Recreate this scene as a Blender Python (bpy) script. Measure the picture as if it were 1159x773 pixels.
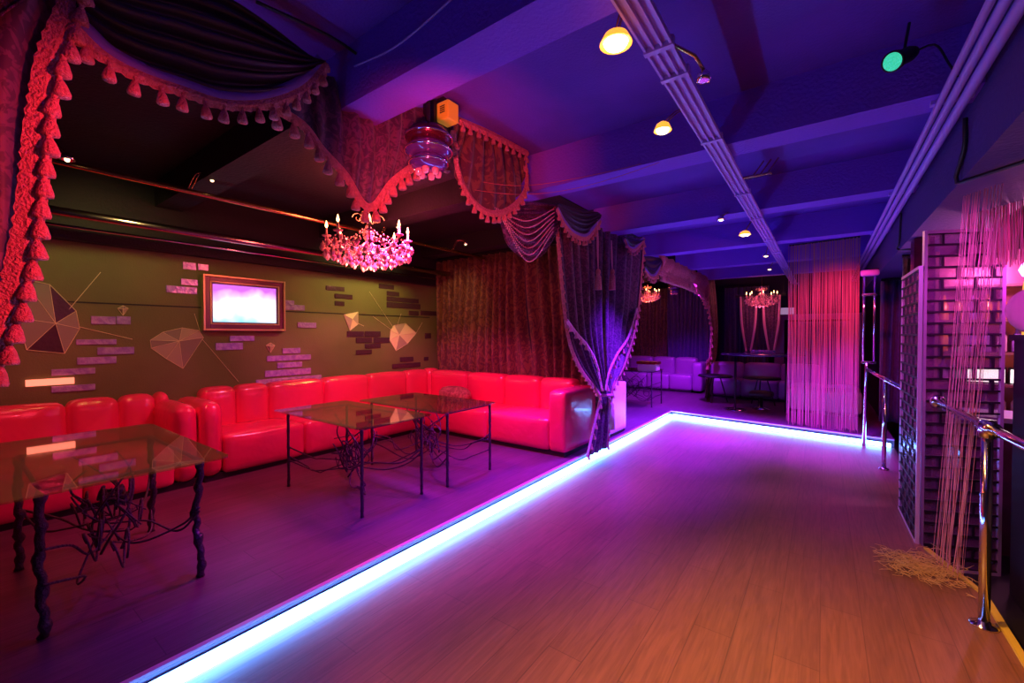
import bpy, bmesh, math, random
from mathutils import Vector, Matrix
random.seed(7)
for o in list(bpy.data.objects): bpy.data.objects.remove(o)
SC = bpy.context.scene; COL = SC.collection
# ---------------------------------------------------------------- camera
F, H, YAW, PITCH = 480.0, 1.62, math.radians(36.3), math.radians(0.9)
cd = bpy.data.cameras.new('camera'); cam = bpy.data.objects.new('camera', cd); COL.objects.link(cam)
cd.sensor_width = 36.0; cd.lens = F/1159*36; cd.clip_start = 0.02
cam.location = (0, 0, H); cam.rotation_euler = (math.radians(90)-PITCH, 0, YAW)
SC.camera = cam
# ---------------------------------------------------------------- world, exposure
w = bpy.data.worlds.new('world'); SC.world = w; w.use_nodes = True
w.node_tree.nodes['Background'].inputs[0].default_value = (0.10, 0.03, 0.22, 1)
w.node_tree.nodes['Background'].inputs[1].default_value = 0.05
SC.view_settings.view_transform = 'Standard'; SC.view_settings.look = 'None'
SC.view_settings.exposure = 0.0; SC.view_settings.gamma = 1; SC.view_settings.use_curve_mapping = False
def lamp(kind, name, loc, power, color, size=0.1, aim=None, spot=90, blend=0.6, size_y=None):
    d = bpy.data.lights.new(name, kind); d.energy = power; d.color = color
    if kind == 'AREA':
        d.size = size
        if size_y: d.shape = 'RECTANGLE'; d.size_y = size_y
    else: d.shadow_soft_size = size
    if kind == 'SPOT': d.spot_size = math.radians(spot); d.spot_blend = blend
    o = bpy.data.objects.new(name, d); COL.objects.link(o); o.location = loc
    if aim: o.rotation_euler = (Vector(aim)-Vector(loc)).to_track_quat('-Z', 'Y').to_euler()
    return o
# wash spots added without fixtures to tint sofas, drapes, walls and floor
lamp('SPOT', 'red_wash', (-3.5, 2.9, 2.9), 430, (1, .05, .30), .10, (-4.2, 3.4, 0), 112, .35)
lamp('SPOT', 'red_wash', (-3.9, .3, 2.9), 70, (1, .06, .12), .10, (-5.2, .3, 0), 90, .5)
lamp('SPOT', 'red_wash', (-.9, .9, 2.3), 120, (1, .04, .08), .05, (-2.3, .22, 2.0), 60, .8)
lamp('SPOT', 'red_wash', (-1.1, .9, 2.2), 150, (1, .06, .10), .05, (-2.2, 2.3, 2.75), 60, .8)
lamp('SPOT', 'wall_wash', (-4.7, 4.1, 2.85), 75, (1, .80, .18), .06, (-5.9, 3.9, 1.9), 105, .9)
lamp('SPOT', 'wall_wash', (-4.7, .9, 2.85), 26, (.9, .75, .2), .06, (-5.9, 1.1, 2.0), 120, .9)
for _y, _p in ((1.7, 150), (3.3, 380), (4.9, 1150), (6.4, 2500), (7.6, 3000)):
    lamp('SPOT', 'violet_wash', (-1.3, _y, 2.86), _p, (.22, .015, 1), .08, (-2.0, _y+.1, 0), 68, 1)
for _y, _p in ((1.4, 190), (3.0, 520), (4.2, 480)): lamp('SPOT', 'violet_wash', (-3.15, _y, 2.9), _p, (.24, .02, 1), .08, (-2.85, _y, 0), 58, 1)
for _x in (-.6, .15): lamp('SPOT', 'violet_wash', (_x, 7.3, 2.86), 1100, (.32, .02, 1), .08, (_x, 7.6, 0), 66, 1)
lamp('SPOT', 'violet_wash', (-2.2, 9.4, 2.86), 1500, (.38, .02, 1), .08, (-2.2, 10.3, 0), 110, 1)
lamp('SPOT', 'amber_wash', (-4.6, 4.2, 2.8), 30, (1, .55, .15), .05, (-5.2, 5.5, 1.9), 70, .9)
lamp('SPOT', 'magenta_wash', (.1, 3.2, 2.7), 130, (.9, .10, 1), .06, (.72, 4.6, 1.4), 70, .9)
lamp('SPOT', 'magenta_wash', (1.9, 4.6, 2.2), 40, (1, .05, .85), .06, (.9, 4.6, 1.9), 120, .9)
lamp('SPOT', 'pink_wash', (.3, 6.8, 2.8), 190, (1, .04, .16), .06, (.05, 9.5, .9), 70, .9)
lamp('SPOT', 'red_wash', (-3.2, 8.9, 3.0), 45, (1, .06, .26), .1, (-3.8, 11.6, 1.0), 100, .9)

# ---------------------------------------------------------------- projection helpers (pixel of the photo -> point on a world plane)
fw = Vector((-math.sin(YAW)*math.cos(PITCH), math.cos(YAW)*math.cos(PITCH), -math.sin(PITCH)))
rt = Vector((math.cos(YAW), math.sin(YAW), 0)); up = rt.cross(fw)
C0 = Vector((0, 0, H))
def ray(x, y): return fw + rt*((x-579.5)/F) + up*((386.5-y)/F)
def PX(x, y, X): d = ray(x, y); return C0 + d*(X/d.x)
def PY(x, y, Y): d = ray(x, y); return C0 + d*(Y/d.y)
def PZ(x, y, Z): d = ray(x, y); return C0 + d*((Z-H)/d.z)
# ---------------------------------------------------------------- materials
def newmat(name):
    m = bpy.data.materials.new(name); m.use_nodes = True
    nt = m.node_tree; return m, nt, nt.nodes['Principled BSDF']
def mat(name, col, rough=.5, metal=0, emit=None, estr=0, spec=.5, bump=0, bscale=40, var=None, vscale=6, coat=0):
    m, nt, b = newmat(name)
    b.inputs['Base Color'].default_value = (*col, 1); b.inputs['Roughness'].default_value = rough
    b.inputs['Metallic'].default_value = metal; b.inputs['Specular IOR Level'].default_value = spec
    b.inputs['Coat Weight'].default_value = coat
    if emit: b.inputs['Emission Color'].default_value = (*emit, 1); b.inputs['Emission Strength'].default_value = estr
    tc = nt.nodes.new('ShaderNodeTexCoord')
    if var:
        n = nt.nodes.new('ShaderNodeTexNoise'); n.inputs['Scale'].default_value = vscale; n.inputs['Detail'].default_value = 5
        nt.links.new(tc.outputs['Object'], n.inputs['Vector'])
        r = nt.nodes.new('ShaderNodeValToRGB'); r.color_ramp.elements[0].color = (*col, 1); r.color_ramp.elements[1].color = (*var, 1)
        r.color_ramp.elements[0].position = .38; r.color_ramp.elements[1].position = .62
        nt.links.new(n.outputs[0], r.inputs[0]); nt.links.new(r.outputs[0], b.inputs['Base Color'])
    if bump:
        n = nt.nodes.new('ShaderNodeTexNoise'); n.inputs['Scale'].default_value = bscale
        nt.links.new(tc.outputs['Object'], n.inputs['Vector'])
        bp = nt.nodes.new('ShaderNodeBump'); bp.inputs['Strength'].default_value = bump; bp.inputs['Distance'].default_value = .02
        nt.links.new(n.outputs[0], bp.inputs['Height']); nt.links.new(bp.outputs[0], b.inputs['Normal'])
    return m
def wood_floor(name, c1, c2, mortar):
    m, nt, b = newmat(name); L = nt.links.new
    tc = nt.nodes.new('ShaderNodeTexCoord'); mp = nt.nodes.new('ShaderNodeMapping'); mp.inputs['Rotation'].default_value = (0, 0, math.pi/2)
    L(tc.outputs['Object'], mp.inputs['Vector'])
    br = nt.nodes.new('ShaderNodeTexBrick'); L(mp.outputs[0], br.inputs['Vector'])
    br.inputs['Scale'].default_value = 1; br.inputs['Brick Width'].default_value = 1.25; br.inputs['Row Height'].default_value = .19
    br.inputs['Mortar Size'].default_value = .0025; br.inputs['Color1'].default_value = (*c1, 1); br.inputs['Color2'].default_value = (*c2, 1); br.inputs['Mortar'].default_value = (*mortar, 1)
    mp2 = nt.nodes.new('ShaderNodeMapping'); mp2.inputs['Scale'].default_value = (22, 1.3, 1); L(tc.outputs['Object'], mp2.inputs['Vector'])
    n = nt.nodes.new('ShaderNodeTexNoise'); n.inputs['Scale'].default_value = 2.2; n.inputs['Detail'].default_value = 8; n.inputs['Distortion'].default_value = 1.2; L(mp2.outputs[0], n.inputs['Vector'])
    mr = nt.nodes.new('ShaderNodeMapRange'); mr.inputs['From Min'].default_value = .3; mr.inputs['From Max'].default_value = .7; mr.inputs['To Min'].default_value = .72; mr.inputs['To Max'].default_value = 1.15
    L(n.outputs[0], mr.inputs['Value'])
    mx = nt.nodes.new('ShaderNodeMix'); mx.data_type = 'RGBA'; mx.blend_type = 'MULTIPLY'; mx.inputs[0].default_value = 1
    L(br.outputs['Color'], mx.inputs[6]); L(mr.outputs[0], mx.inputs[7]); L(mx.outputs[2], b.inputs['Base Color'])
    b.inputs['Roughness'].default_value = .38
    bp = nt.nodes.new('ShaderNodeBump'); bp.inputs['Strength'].default_value = .12; bp.inputs['Distance'].default_value = .01
    L(mr.outputs[0], bp.inputs['Height']); L(bp.outputs[0], b.inputs['Normal'])
    return m
def damask(name, a, bcol, scale=9, sheen=.3, stretch=(1, 1, .8)):
    m, nt, b = newmat(name); L = nt.links.new
    tc = nt.nodes.new('ShaderNodeTexCoord'); mp = nt.nodes.new('ShaderNodeMapping'); mp.inputs['Scale'].default_value = stretch; L(tc.outputs['Object'], mp.inputs['Vector'])
    n = nt.nodes.new('ShaderNodeTexNoise'); n.inputs['Scale'].default_value = scale; n.inputs['Detail'].default_value = 2; n.inputs['Distortion'].default_value = 2.6; L(mp.outputs[0], n.inputs['Vector'])
    r = nt.nodes.new('ShaderNodeValToRGB'); r.color_ramp.elements[0].position = .47; r.color_ramp.elements[1].position = .55
    r.color_ramp.elements[0].color = (*a, 1); r.color_ramp.elements[1].color = (*bcol, 1)
    L(n.outputs[0], r.inputs[0]); L(r.outputs[0], b.inputs['Base Color'])
    b.inputs['Roughness'].default_value = .55; b.inputs['Sheen Weight'].default_value = sheen
    return m
def glass(name, tint, amount=.75, rough=.03, gcol=(1, 1, 1)):
    m = bpy.data.materials.new(name); m.use_nodes = True; nt = m.node_tree; nt.nodes.clear(); L = nt.links.new
    out = nt.nodes.new('ShaderNodeOutputMaterial'); t = nt.nodes.new('ShaderNodeBsdfTransparent'); t.inputs[0].default_value = (*tint, 1)
    g = nt.nodes.new('ShaderNodeBsdfGlossy'); g.inputs['Roughness'].default_value = rough; g.inputs[0].default_value = (*gcol, 1)
    fr = nt.nodes.new('ShaderNodeLayerWeight'); fr.inputs[0].default_value = .5
    pw = nt.nodes.new('ShaderNodeMath'); pw.operation = 'POWER'; pw.inputs[1].default_value = 3.0; L(fr.outputs['Facing'], pw.inputs[0])
    mr = nt.nodes.new('ShaderNodeMapRange'); mr.inputs['To Min'].default_value = 1-amount; mr.inputs['To Max'].default_value = 1; L(pw.outputs[0], mr.inputs['Value'])
    mx = nt.nodes.new('ShaderNodeMixShader'); L(mr.outputs[0], mx.inputs[0]); L(t.outputs[0], mx.inputs[1]); L(g.outputs[0], mx.inputs[2]); L(mx.outputs[0], out.inputs[0])
    return m
M = {}
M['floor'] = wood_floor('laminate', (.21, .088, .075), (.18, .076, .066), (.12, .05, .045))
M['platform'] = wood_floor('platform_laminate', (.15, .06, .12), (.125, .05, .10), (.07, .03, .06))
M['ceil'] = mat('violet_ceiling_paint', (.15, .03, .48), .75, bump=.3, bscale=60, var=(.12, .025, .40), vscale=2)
M['beam'] = mat('violet_lit_beam', (.22, .055, .72), .7, bump=.4, bscale=50)  # lighter than the ceiling: LED glow on the undersides put into the colour
M['dark_ceil'] = mat('black_ceiling_paint', (.012, .006, .018), .7, bump=.3)
M['bulk'] = mat('bulkhead_paint', (.07, .03, .17), .7, bump=.3)
M['tray'] = mat('violet_lit_tray', (.50, .28, .85), .4)  # lilac base carries the violet and blue light falling on these parts
M['olive'] = mat('olive_wall_paint', (.17, .16, .07), .7, bump=.15, bscale=90, var=(.145, .135, .06), vscale=1.5)
M['black'] = mat('black_paint', (.012, .01, .016), .5)
M['darkwall'] = mat('dark_wall', (.03, .02, .06), .8)
M['leather'] = mat('red_leather', (.86, .035, .15), .24, spec=.7, bump=.5, bscale=7, coat=.35)
M['paleleather'] = mat('violet_leather', (.34, .12, .36), .35, bump=.2, bscale=9)
M['white_leather'] = mat('white_vinyl', (.75, .70, .75), .4)
M['plinth'] = mat('black_plinth', (.02, .01, .02), .6)
M['iron'] = mat('dark_wrought_iron', (.10, .06, .11), .42, .5, bump=.6, bscale=60)
M['glass'] = glass('smoked_glass', (.86, .78, .82), .93)
M['drape'] = damask('purple_damask', (.055, .02, .07), (.14, .05, .13), 16)
M['drape_red'] = damask('wine_damask', (.10, .035, .04), (.20, .095, .055), 8)
M['navy'] = damask('navy_drape', (.06, .025, .16), (.08, .035, .20), 8)
M['swag'] = mat('dark_satin', (.025, .012, .035), .45, spec=.6)
M['lining'] = mat('blue_satin', (.30, .20, .65), .35)
M['sequin'] = mat('sequin_mesh', (.32, .10, .22), .3, .3, bump=1, bscale=120, var=(.10, .03, .08), vscale=50)
M['trim'] = mat('salmon_lace', (.78, .30, .30), .8, bump=.8, bscale=120, var=(.62, .20, .22), vscale=60)
M['trimpale'] = mat('pink_braid', (.80, .42, .55), .8, bump=.6, bscale=120)
M['chrome'] = mat('chrome', (.80, .76, .82), .12, 1)
M['gold'] = mat('gold_leaf', (.72, .50, .30), .35, .7)
M['brass'] = mat('brass', (.85, .55, .2), .25, 1)
M['mahog'] = mat('purple_mahogany', (.20, .05, .12), .25, coat=.5)
M['crystal'] = glass('crystal', (1, .75, .80), .55, .05, (1, .85, .9))
M['crystal2'] = mat('pink_crystal', (1.0, .55, .62), .06, .35, spec=1)
M['flame'] = mat('flame_bulb', (1, .5, .2), .5, emit=(1, .42, .14), estr=14)
M['bulb'] = mat('halogen_bulb', (1, .8, .4), .5, emit=(1, .72, .30), estr=12)
M['halo'] = mat('amber_halo_glow', (1, .5, .1), .3, emit=(1, .34, .03), estr=1.6)  # glowing dish stands in for the orange halo around bright bulbs
M['bulb_dim'] = mat('halogen_bulb_dim', (1, .8, .4), .5, emit=(1, .70, .4), estr=3)
M['mirror'] = mat('violet_glow_mirror', (.66, .48, 1.0), .22, .45, bump=.3, bscale=30, var=(.46, .28, .85), vscale=18)  # violet base stands in for LED glow reflected in the tiles
M['mirror_dark'] = mat('dark_mirror_tile', (.16, .07, .14), .2, .6, bump=.3, bscale=20)
M['mural'] = mat('pale_mural_paint', (.42, .34, .28), .6)
M['mural2'] = mat('grey_mural_paint', (.26, .21, .20), .6)
M['mural3'] = mat('bright_mural_paint', (.78, .68, .45), .6)
M['yellow'] = mat('yellow_case', (.85, .50, .04), .5, emit=(1, .55, .03), estr=.12)
M['string'] = mat('dusty_pink_string', (.66, .26, .30), .8)
M['string_gold'] = mat('straw_string', (.62, .42, .22), .8)
M['purpleglass'] = mat('purple_lens', (.10, .04, .32), .08, .3, coat=1)
M['red_metal'] = mat('wine_metal', (.12, .015, .06), .25, .7)
M['nosing'] = mat('pink_aluminium', (.85, .55, .75), .3, .4)
M['cable'] = mat('black_cable', (.01, .01, .015), .4)
M['led'] = mat('led_tube', (1, 1, 1), .5, emit=(.09, .33, 1.0), estr=34)
M['white'] = mat('white_card', (.85, .8, .8), .5)
# ---------------------------------------------------------------- mesh builder
class MB:
    def __init__(s): s.v = []; s.f = []
    def add(s, vs, fs):
        n = len(s.v); s.v += [tuple(v) for v in vs]; s.f += [tuple(i+n for i in f) for f in fs]; return s
    def box(s, a, b):
        x0, y0, z0 = a; x1, y1, z1 = b
        return s.add([(x0,y0,z0),(x1,y0,z0),(x1,y1,z0),(x0,y1,z0),(x0,y0,z1),(x1,y0,z1),(x1,y1,z1),(x0,y1,z1)],
                     [(0,3,2,1),(4,5,6,7),(0,1,5,4),(1,2,6,5),(2,3,7,6),(3,0,4,7)])
    def obox(s, p, q, w, h, upv=(0,0,1)):           # box beam from p to q
        p, q = Vector(p), Vector(q); d = (q-p).normalized(); u = Vector(upv)
        if abs(d.dot(u)) > .98: u = Vector((1, 0, 0))
        a = d.cross(u).normalized()*w/2; b = a.cross(d).normalized()*h/2
        vs = [p-a-b, p+a-b, p+a+b, p-a+b, q-a-b, q+a-b, q+a+b, q-a+b]
        return s.add(vs, [(0,1,2,3),(7,6,5,4),(0,4,5,1),(1,5,6,2),(2,6,7,3),(3,7,4,0)])
    def tube(s, pts, r, n=8):
        pts = [Vector(p) for p in pts]; k = len(pts); rs = r if isinstance(r, (list, tuple)) else [r]*k
        prev = None; vs = []
        for i, p in enumerate(pts):
            d = (pts[min(i+1, k-1)]-pts[max(i-1, 0)])
            d = d.normalized() if d.length > 1e-9 else Vector((0, 0, 1))
            if prev is None:
                a = d.cross(Vector((0, 0, 1))); a = a if a.length > .1 else d.cross(Vector((1, 0, 0)))
            else: a = prev - d*prev.dot(d)
            a.normalize(); prev = a; b = d.cross(a)
            for j in range(n):
                t = 2*math.pi*j/n; vs.append(p + (a*math.cos(t)+b*math.sin(t))*rs[i])
        fs = [(i*n+j, i*n+(j+1) % n, (i+1)*n+(j+1) % n, (i+1)*n+j) for i in range(k-1) for j in range(n)]
        fs += [tuple(range(n-1, -1, -1)), tuple((k-1)*n+j for j in range(n))]
        return s.add(vs, fs)
    def lathe(s, prof, c=(0,0,0), n=20, axis=None):  # prof: list of (r, z)
        R = Matrix.Identity(3) if axis is None else Vector(axis).to_track_quat('Z', 'Y').to_matrix()
        c = Vector(c); vs = []
        for r, z in prof:
            for j in range(n):
                t = 2*math.pi*j/n; vs.append(c + R @ Vector((r*math.cos(t), r*math.sin(t), z)))
        k = len(prof)
        fs = [(i*n+j, i*n+(j+1) % n, (i+1)*n+(j+1) % n, (i+1)*n+j) for i in range(k-1) for j in range(n)]
        fs += [tuple(range(n-1, -1, -1)), tuple((k-1)*n+j for j in range(n))]
        return s.add(vs, fs)
    def puff(s, a, b, r=.05, bulge=.02, n=10, seed=None):      # padded rounded block between corners a, b
        a, b = Vector(a), Vector(b); c = (a+b)/2; h = (b-a)/2; r = min(r, min(h)*.95)
        seen = {}; vs = []; fs = []
        def vid(p):
            k = tuple(round(t, 5) for t in p)
            if k in seen: return seen[k]
            g = Vector([math.copysign(abs(math.sin(t*math.pi/2)), t) for t in p])
            P = Vector([g[i]*h[i] for i in range(3)])
            q = Vector([max(-(h[i]-r), min(h[i]-r, P[i])) for i in range(3)]); d = P-q
            if d.length > 1e-9: P = q + d.normalized()*r
            for i in range(3):
                if abs(abs(p[i])-1) < 1e-6:
                    o = [g[j] for j in range(3) if j != i]
                    P[i] += math.copysign(bulge*(1-o[0]**2)*(1-o[1]**2), p[i])
            vs.append(c+P); seen[k] = len(vs)-1; return seen[k]
        for ax in range(3):
            for sg in (-1, 1):
                for i in range(n):
                    for j in range(n):
                        q = []
                        for di, dj in ((0,0),(1,0),(1,1),(0,1)):
                            p = [0,0,0]; p[ax] = sg; p[(ax+1) % 3] = -1+2*(i+di)/n; p[(ax+2) % 3] = -1+2*(j+dj)/n
                            q.append(vid(p))
                        fs.append(tuple(q if sg > 0 else q[::-1]))
        return s.add(vs, fs)
    def build(s, name, m, parent=None, smooth=False, solid=0, loc=None):
        me = bpy.data.meshes.new(name); me.from_pydata(s.v, [], s.f); me.update(); me.materials.append(m)
        if smooth: me.polygons.foreach_set('use_smooth', [True]*len(me.polygons))
        o = bpy.data.objects.new(name, me); COL.objects.link(o)
        if solid:
            md = o.modifiers.new('thick', 'SOLIDIFY'); md.thickness = solid; md.offset = 0
        if parent: o.parent = parent
        if loc: o.location = loc
        return o
def tag(o, label=None, cat=None, group=None, kind=None):
    if label: o['label'] = label
    if cat: o['category'] = cat
    if group: o['group'] = group
    if kind: o['kind'] = kind
    return o
def thing(name, label, cat, loc=(0,0,0), rz=0, group=None):
    o = bpy.data.objects.new(name, None); COL.objects.link(o); o.location = loc; o.rotation_euler.z = rz
    o.empty_display_size = .1
    return tag(o, label, cat, group)
def struct(name, mb, m, **k): return tag(mb.build(name, m, **k), kind='structure')
def rel(root, mb):      # shift world-space vertices into the root's local frame
    Mi = (Matrix.Translation(root.location) @ Matrix.Rotation(root.rotation_euler.z, 4, 'Z')).inverted()
    mb.v = [tuple(Mi @ Vector(v)) for v in mb.v]; return mb
def share(src, parent, loc, rot=None, scale=None):
    c = src.copy(); COL.objects.link(c); c.parent = parent; c.location = loc
    if rot is not None: c.rotation_euler = rot
    if scale is not None: c.scale = (scale, scale, scale)
    return c
def copy_tree(o, parent=None):
    c = o.copy(); COL.objects.link(c)
    if parent: c.parent = parent
    for ch in list(o.children): copy_tree(ch, c)
    return c
def smooth_curve(pts, n):
    pts = [Vector(p) for p in pts]
    if len(pts) == 2: return [pts[0].lerp(pts[1], i/(n-1)) for i in range(n)]
    P = [pts[0]*2-pts[1]] + pts + [pts[-1]*2-pts[-2]]; dense = []
    for i in range(1, len(P)-2):
        for k in range(16):
            t = k/16; a, b, c, d = P[i-1:i+3]
            dense.append(.5*((2*b)+(c-a)*t+(2*a-5*b+4*c-d)*t*t+(3*b-a-3*c+d)*t**3))
    dense.append(pts[-1]); L = [0]
    for i in range(1, len(dense)): L.append(L[-1]+(dense[i]-dense[i-1]).length)
    out = []; j = 0
    for i in range(n):
        s = L[-1]*i/(n-1)
        while j < len(L)-2 and L[j+1] < s: j += 1
        t = (s-L[j])/max(1e-9, L[j+1]-L[j]); out.append(dense[j].lerp(dense[j+1], min(1, max(0, t))))
    return out
def ruled(A, B, nu, nv, amp=.03, folds=6, along='v', nrm=(1,0,0), bulge=0, seed=0, jitter=.3):
    A = smooth_curve(A, nu); B = smooth_curve(B, nu); N = Vector(nrm); rnd = random.Random(seed)
    ph = [rnd.uniform(0, 6.28) for _ in range(4)]
    mb = MB(); vs = []
    for i in range(nu):
        u = i/(nu-1)
        for j in range(nv):
            v = j/(nv-1); t = v if along == 'v' else u; o = u if along == 'v' else v
            tt = t + jitter*.03*math.sin(7*t+ph[0]+2.5*o) + jitter*.012*math.sin(19*t+ph[1])
            k = math.sin(2*math.pi*folds*tt) + .35*math.sin(2*math.pi*folds*.5*tt+ph[2]+2*o)
            w = A[i].lerp(B[i], v)
            vs.append(w + N*(amp*k*(min(1, (A[i]-B[i]).length*2.2) if along == 'v' else 1) + bulge*math.sin(math.pi*v)))
    fs = [(i*nv+j, (i+1)*nv+j, (i+1)*nv+j+1, i*nv+j+1) for i in range(nu-1) for j in range(nv-1)]
    return mb.add(vs, fs)
def band(curve, n, wdt, nrm=(1,0,0), off=.02, drop=None, scal=.012, nsc=30):   # lace band hanging under/along a curve
    C = smooth_curve(curve, n); N = Vector(nrm); mb = MB(); vs = []
    for i, p in enumerate(C):
        d = (C[min(i+1, n-1)]-C[max(i-1, 0)]).normalized(); s = d.cross(N).normalized()
        if drop is not None and s.dot(Vector(drop)) < 0: s = -s
        ww = wdt + scal*abs(math.sin(math.pi*nsc*i/(n-1)))
        vs += [p+N*off - s*wdt*.3, p+N*(off+.012)+s*ww*.3, p+N*off + s*ww*.8]
    fs = [(i*3+k, (i+1)*3+k, (i+1)*3+k+1, i*3+k+1) for i in range(n-1) for k in range(2)]
    return mb.add(vs, fs)
tas = MB()
tas.lathe([(.001, .01), (.004, .0), (.010, -.006), (.012, -.014), (.007, -.020), (.010, -.026), (.018, -.045), (.026, -.078), (.024, -.088), (.001, -.090)], n=10)
TASSEL = None
def tassels(parent, curve, count, size, nrm=(1,0,0), off=.03, out=0):
    global TASSEL
    C = smooth_curve(curve, count*2+1); N = Vector(nrm)
    for i in range(count):
        p = C[2*i+1] + N*off + Vector((0, 0, -.02)) - parent.location
        if TASSEL is None:
            TASSEL = tas.build('tassel', M['trim'], parent, smooth=True, loc=p); TASSEL.scale = (size,)*3
        else:
            c = share(TASSEL, parent, p, (random.uniform(-.12, .12), random.uniform(-.1, .1), random.random()*6), size)

# ================================================================ ROOM
XL, XR, YB, YN, ZC = -5.85, 3.0, 13.2, -1.4, 3.25
XE, YE, PH = -2.42, 8.52, .12             # platform edge, back edge, platform height
XV = -2.2                                 # plane of the swags above the platform edge
_fp = [(XE-.02, YN), (.83, YN), (.83, 3.85), (.62, 4.50), (.61, 5.35), (.83, 5.50), (.83, YE+.15), (XE-.02, YE+.15)]
struct('floor', MB().add([(x, y, -.1) for x, y in _fp]+[(x, y, 0) for x, y in _fp], [tuple(range(7, -1, -1)), tuple(range(8, 16))]+[(i, (i+1) % 8, 8+(i+1) % 8, 8+i) for i in range(8)]), M['floor'])
fl = MB().box((.83, YN, -.35), (XR, YB, -.2)); struct('floor_bar', fl, M['black'])
pl = MB().box((XL, YN, -.1), (XE, YB, PH))
pl.add([(XE,8.60,-.1),(.83,8.12,-.1),(.83,YB,-.1),(XE,YB,-.1),(XE,8.60,PH),(.83,8.12,PH),(.83,YB,PH),(XE,YB,PH)],
       [(0,3,2,1),(4,5,6,7),(0,1,5,4),(1,2,6,5),(2,3,7,6),(3,0,4,7)])
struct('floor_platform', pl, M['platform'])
struct('trim_1', MB().obox((XE+.006, YN, PH-.006), (XE+.006, 8.60, PH-.006), .03, .016).obox((XE, 8.594, PH-.006), (.83, 8.114, PH-.006), .03, .016), M['nosing'])
struct('trim_2', MB().box((.80, YN, -.2), (.835, 3.85, .012)).obox((.818, 3.85, -.094), (.64, 4.42, -.094), .03, .212), mat('yellow_edge', (.55, .42, .06), .5))
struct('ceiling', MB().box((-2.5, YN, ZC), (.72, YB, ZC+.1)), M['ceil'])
struct('ceiling_alcove', MB().box((XL, YN, ZC-.01), (-2.5, YB, ZC+.1)), M['dark_ceil'])
struct('ceiling_bar', MB().box((.72, YN, 3.0), (XR, YB, ZC+.1)), M['dark_ceil'])
for i, Y in enumerate((-.45, 1.40, 3.22, 5.08, 6.95, 8.85, 10.7)):
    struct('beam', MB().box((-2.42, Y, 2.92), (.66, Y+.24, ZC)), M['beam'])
    if Y > 0: struct('beam', MB().box((XL, Y, 2.98), (-2.42, Y+.24, ZC-.01)), M['dark_ceil'])
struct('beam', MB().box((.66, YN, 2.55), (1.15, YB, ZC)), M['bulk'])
struct('wall_left', MB().box((XL-.1, YN, -.1), (XL, YB, 2.52)), M['olive'])
struct('wall_left_upper', MB().box((XL-.1, YN, 2.52), (XL+.12, YB, ZC)), M['dark_ceil'])
struct('wall_back', MB().box((XL, YB, -.3), (XR, YB+.1, ZC)), M['darkwall'])
struct('wall_right', MB().box((XR, YN, -.3), (XR+.1, YB, ZC)), M['darkwall'])
struct('wall_near', MB().box((XL, YN-.1, -.3), (XR, YN, ZC)), M['darkwall'])
struct('trim_3', MB().box((XL, YN, 1.93), (XL+.004, 5.4, 1.945)), M['black'])   # seam between wall boards

# LED tubes at the foot of the step
t = thing('led_strip', 'long glowing white blue light strip at foot of the platform step beside the sofas', 'light strip', (XE+.03, 3, 0), group=None)
rel(t, (m := MB().box((XE+.012, YN+.05, .012), (XE+.05, 8.55, .055)))); m.build('tube', M['led'], t)
rel(t, (m := MB().box((XE+.002, YN+.05, .0), (XE+.012, 8.55, .07)))); m.build('channel', M['chrome'], t)
t = thing('led_strip', 'glowing white blue light strip crossing below the string curtain at the far step', 'light strip', (-1, 8.4, 0))
rel(t, (m := MB().obox((XE+.06, 8.55, .034), (.79, 8.08, .034), .038, .043))); m.build('tube', M['led'], t)
rel(t, (m := MB().obox((XE+.06, 8.575, .034), (.79, 8.105, .034), .01, .066))); m.build('channel', M['chrome'], t)

# ================================================================ cable trays, pipes, lamps on the ceiling
t = thing('cable_tray', 'long lilac lit cable tray under the beams down the middle of the ceiling', 'cable tray', (-.6, 6, 2.9))
rel(t, (m := MB().box((-.655, -1, 2.90), (-.545, 12.8, 2.918)))); m.build('tray_base', M['tray'], t)
for x in (-.655, -.618, -.582, -.545):
    rel(t, (m := MB().box((x-.005, -1, 2.882), (x+.005, 12.8, 2.905)))); m.build('tray_rail', M['tray'], t)
for y in (1.9, 2.15, 3.0, 4.3, 5.3, 6.6, 7.7, 9.6):
    rel(t, (m := MB().box((-.665, y, 2.876), (-.535, y+.03, 2.92)))); m.build('clamp', M['tray'], t)
t = thing('cable_tray', 'blue lit conduit bundle running along the right hand ceiling beam', 'cable tray', (.6, 6, 2.9))
for x, r in ((.50, .016), (.545, .02), (.60, .025)):
    rel(t, (m := MB().tube([(x, -1, 2.89), (x, 12.8, 2.89)], r, 10))); m.build('conduit', M['tray'], t, smooth=True)
for y in (1.5, 3.3, 5.2, 7.1):
    rel(t, (m := MB().box((.47, y, 2.90), (.64, y+.04, 2.93)))); m.build('bracket', M['tray'], t)

def pipe(label, X, Z, r, m):
    return tag(MB().tube([(X, -1.2, Z), (X, 5.35, Z)], r, 14).build('ceiling_pipe', m, smooth=True), label, 'pipe')
pipe('upper gold reflecting lighting pipe hanging above the red sofas', -4.5, 2.88, .022, M['brass'])
pipe('lower thicker metal pipe running above the television wall', -5.3, 2.68, .04, mat('purple_pipe', (.5, .35, .4), .2, 1))
pipe('thin pale pipe right above the olive wall', -5.62, 2.62, .014, M['chrome'])

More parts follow.
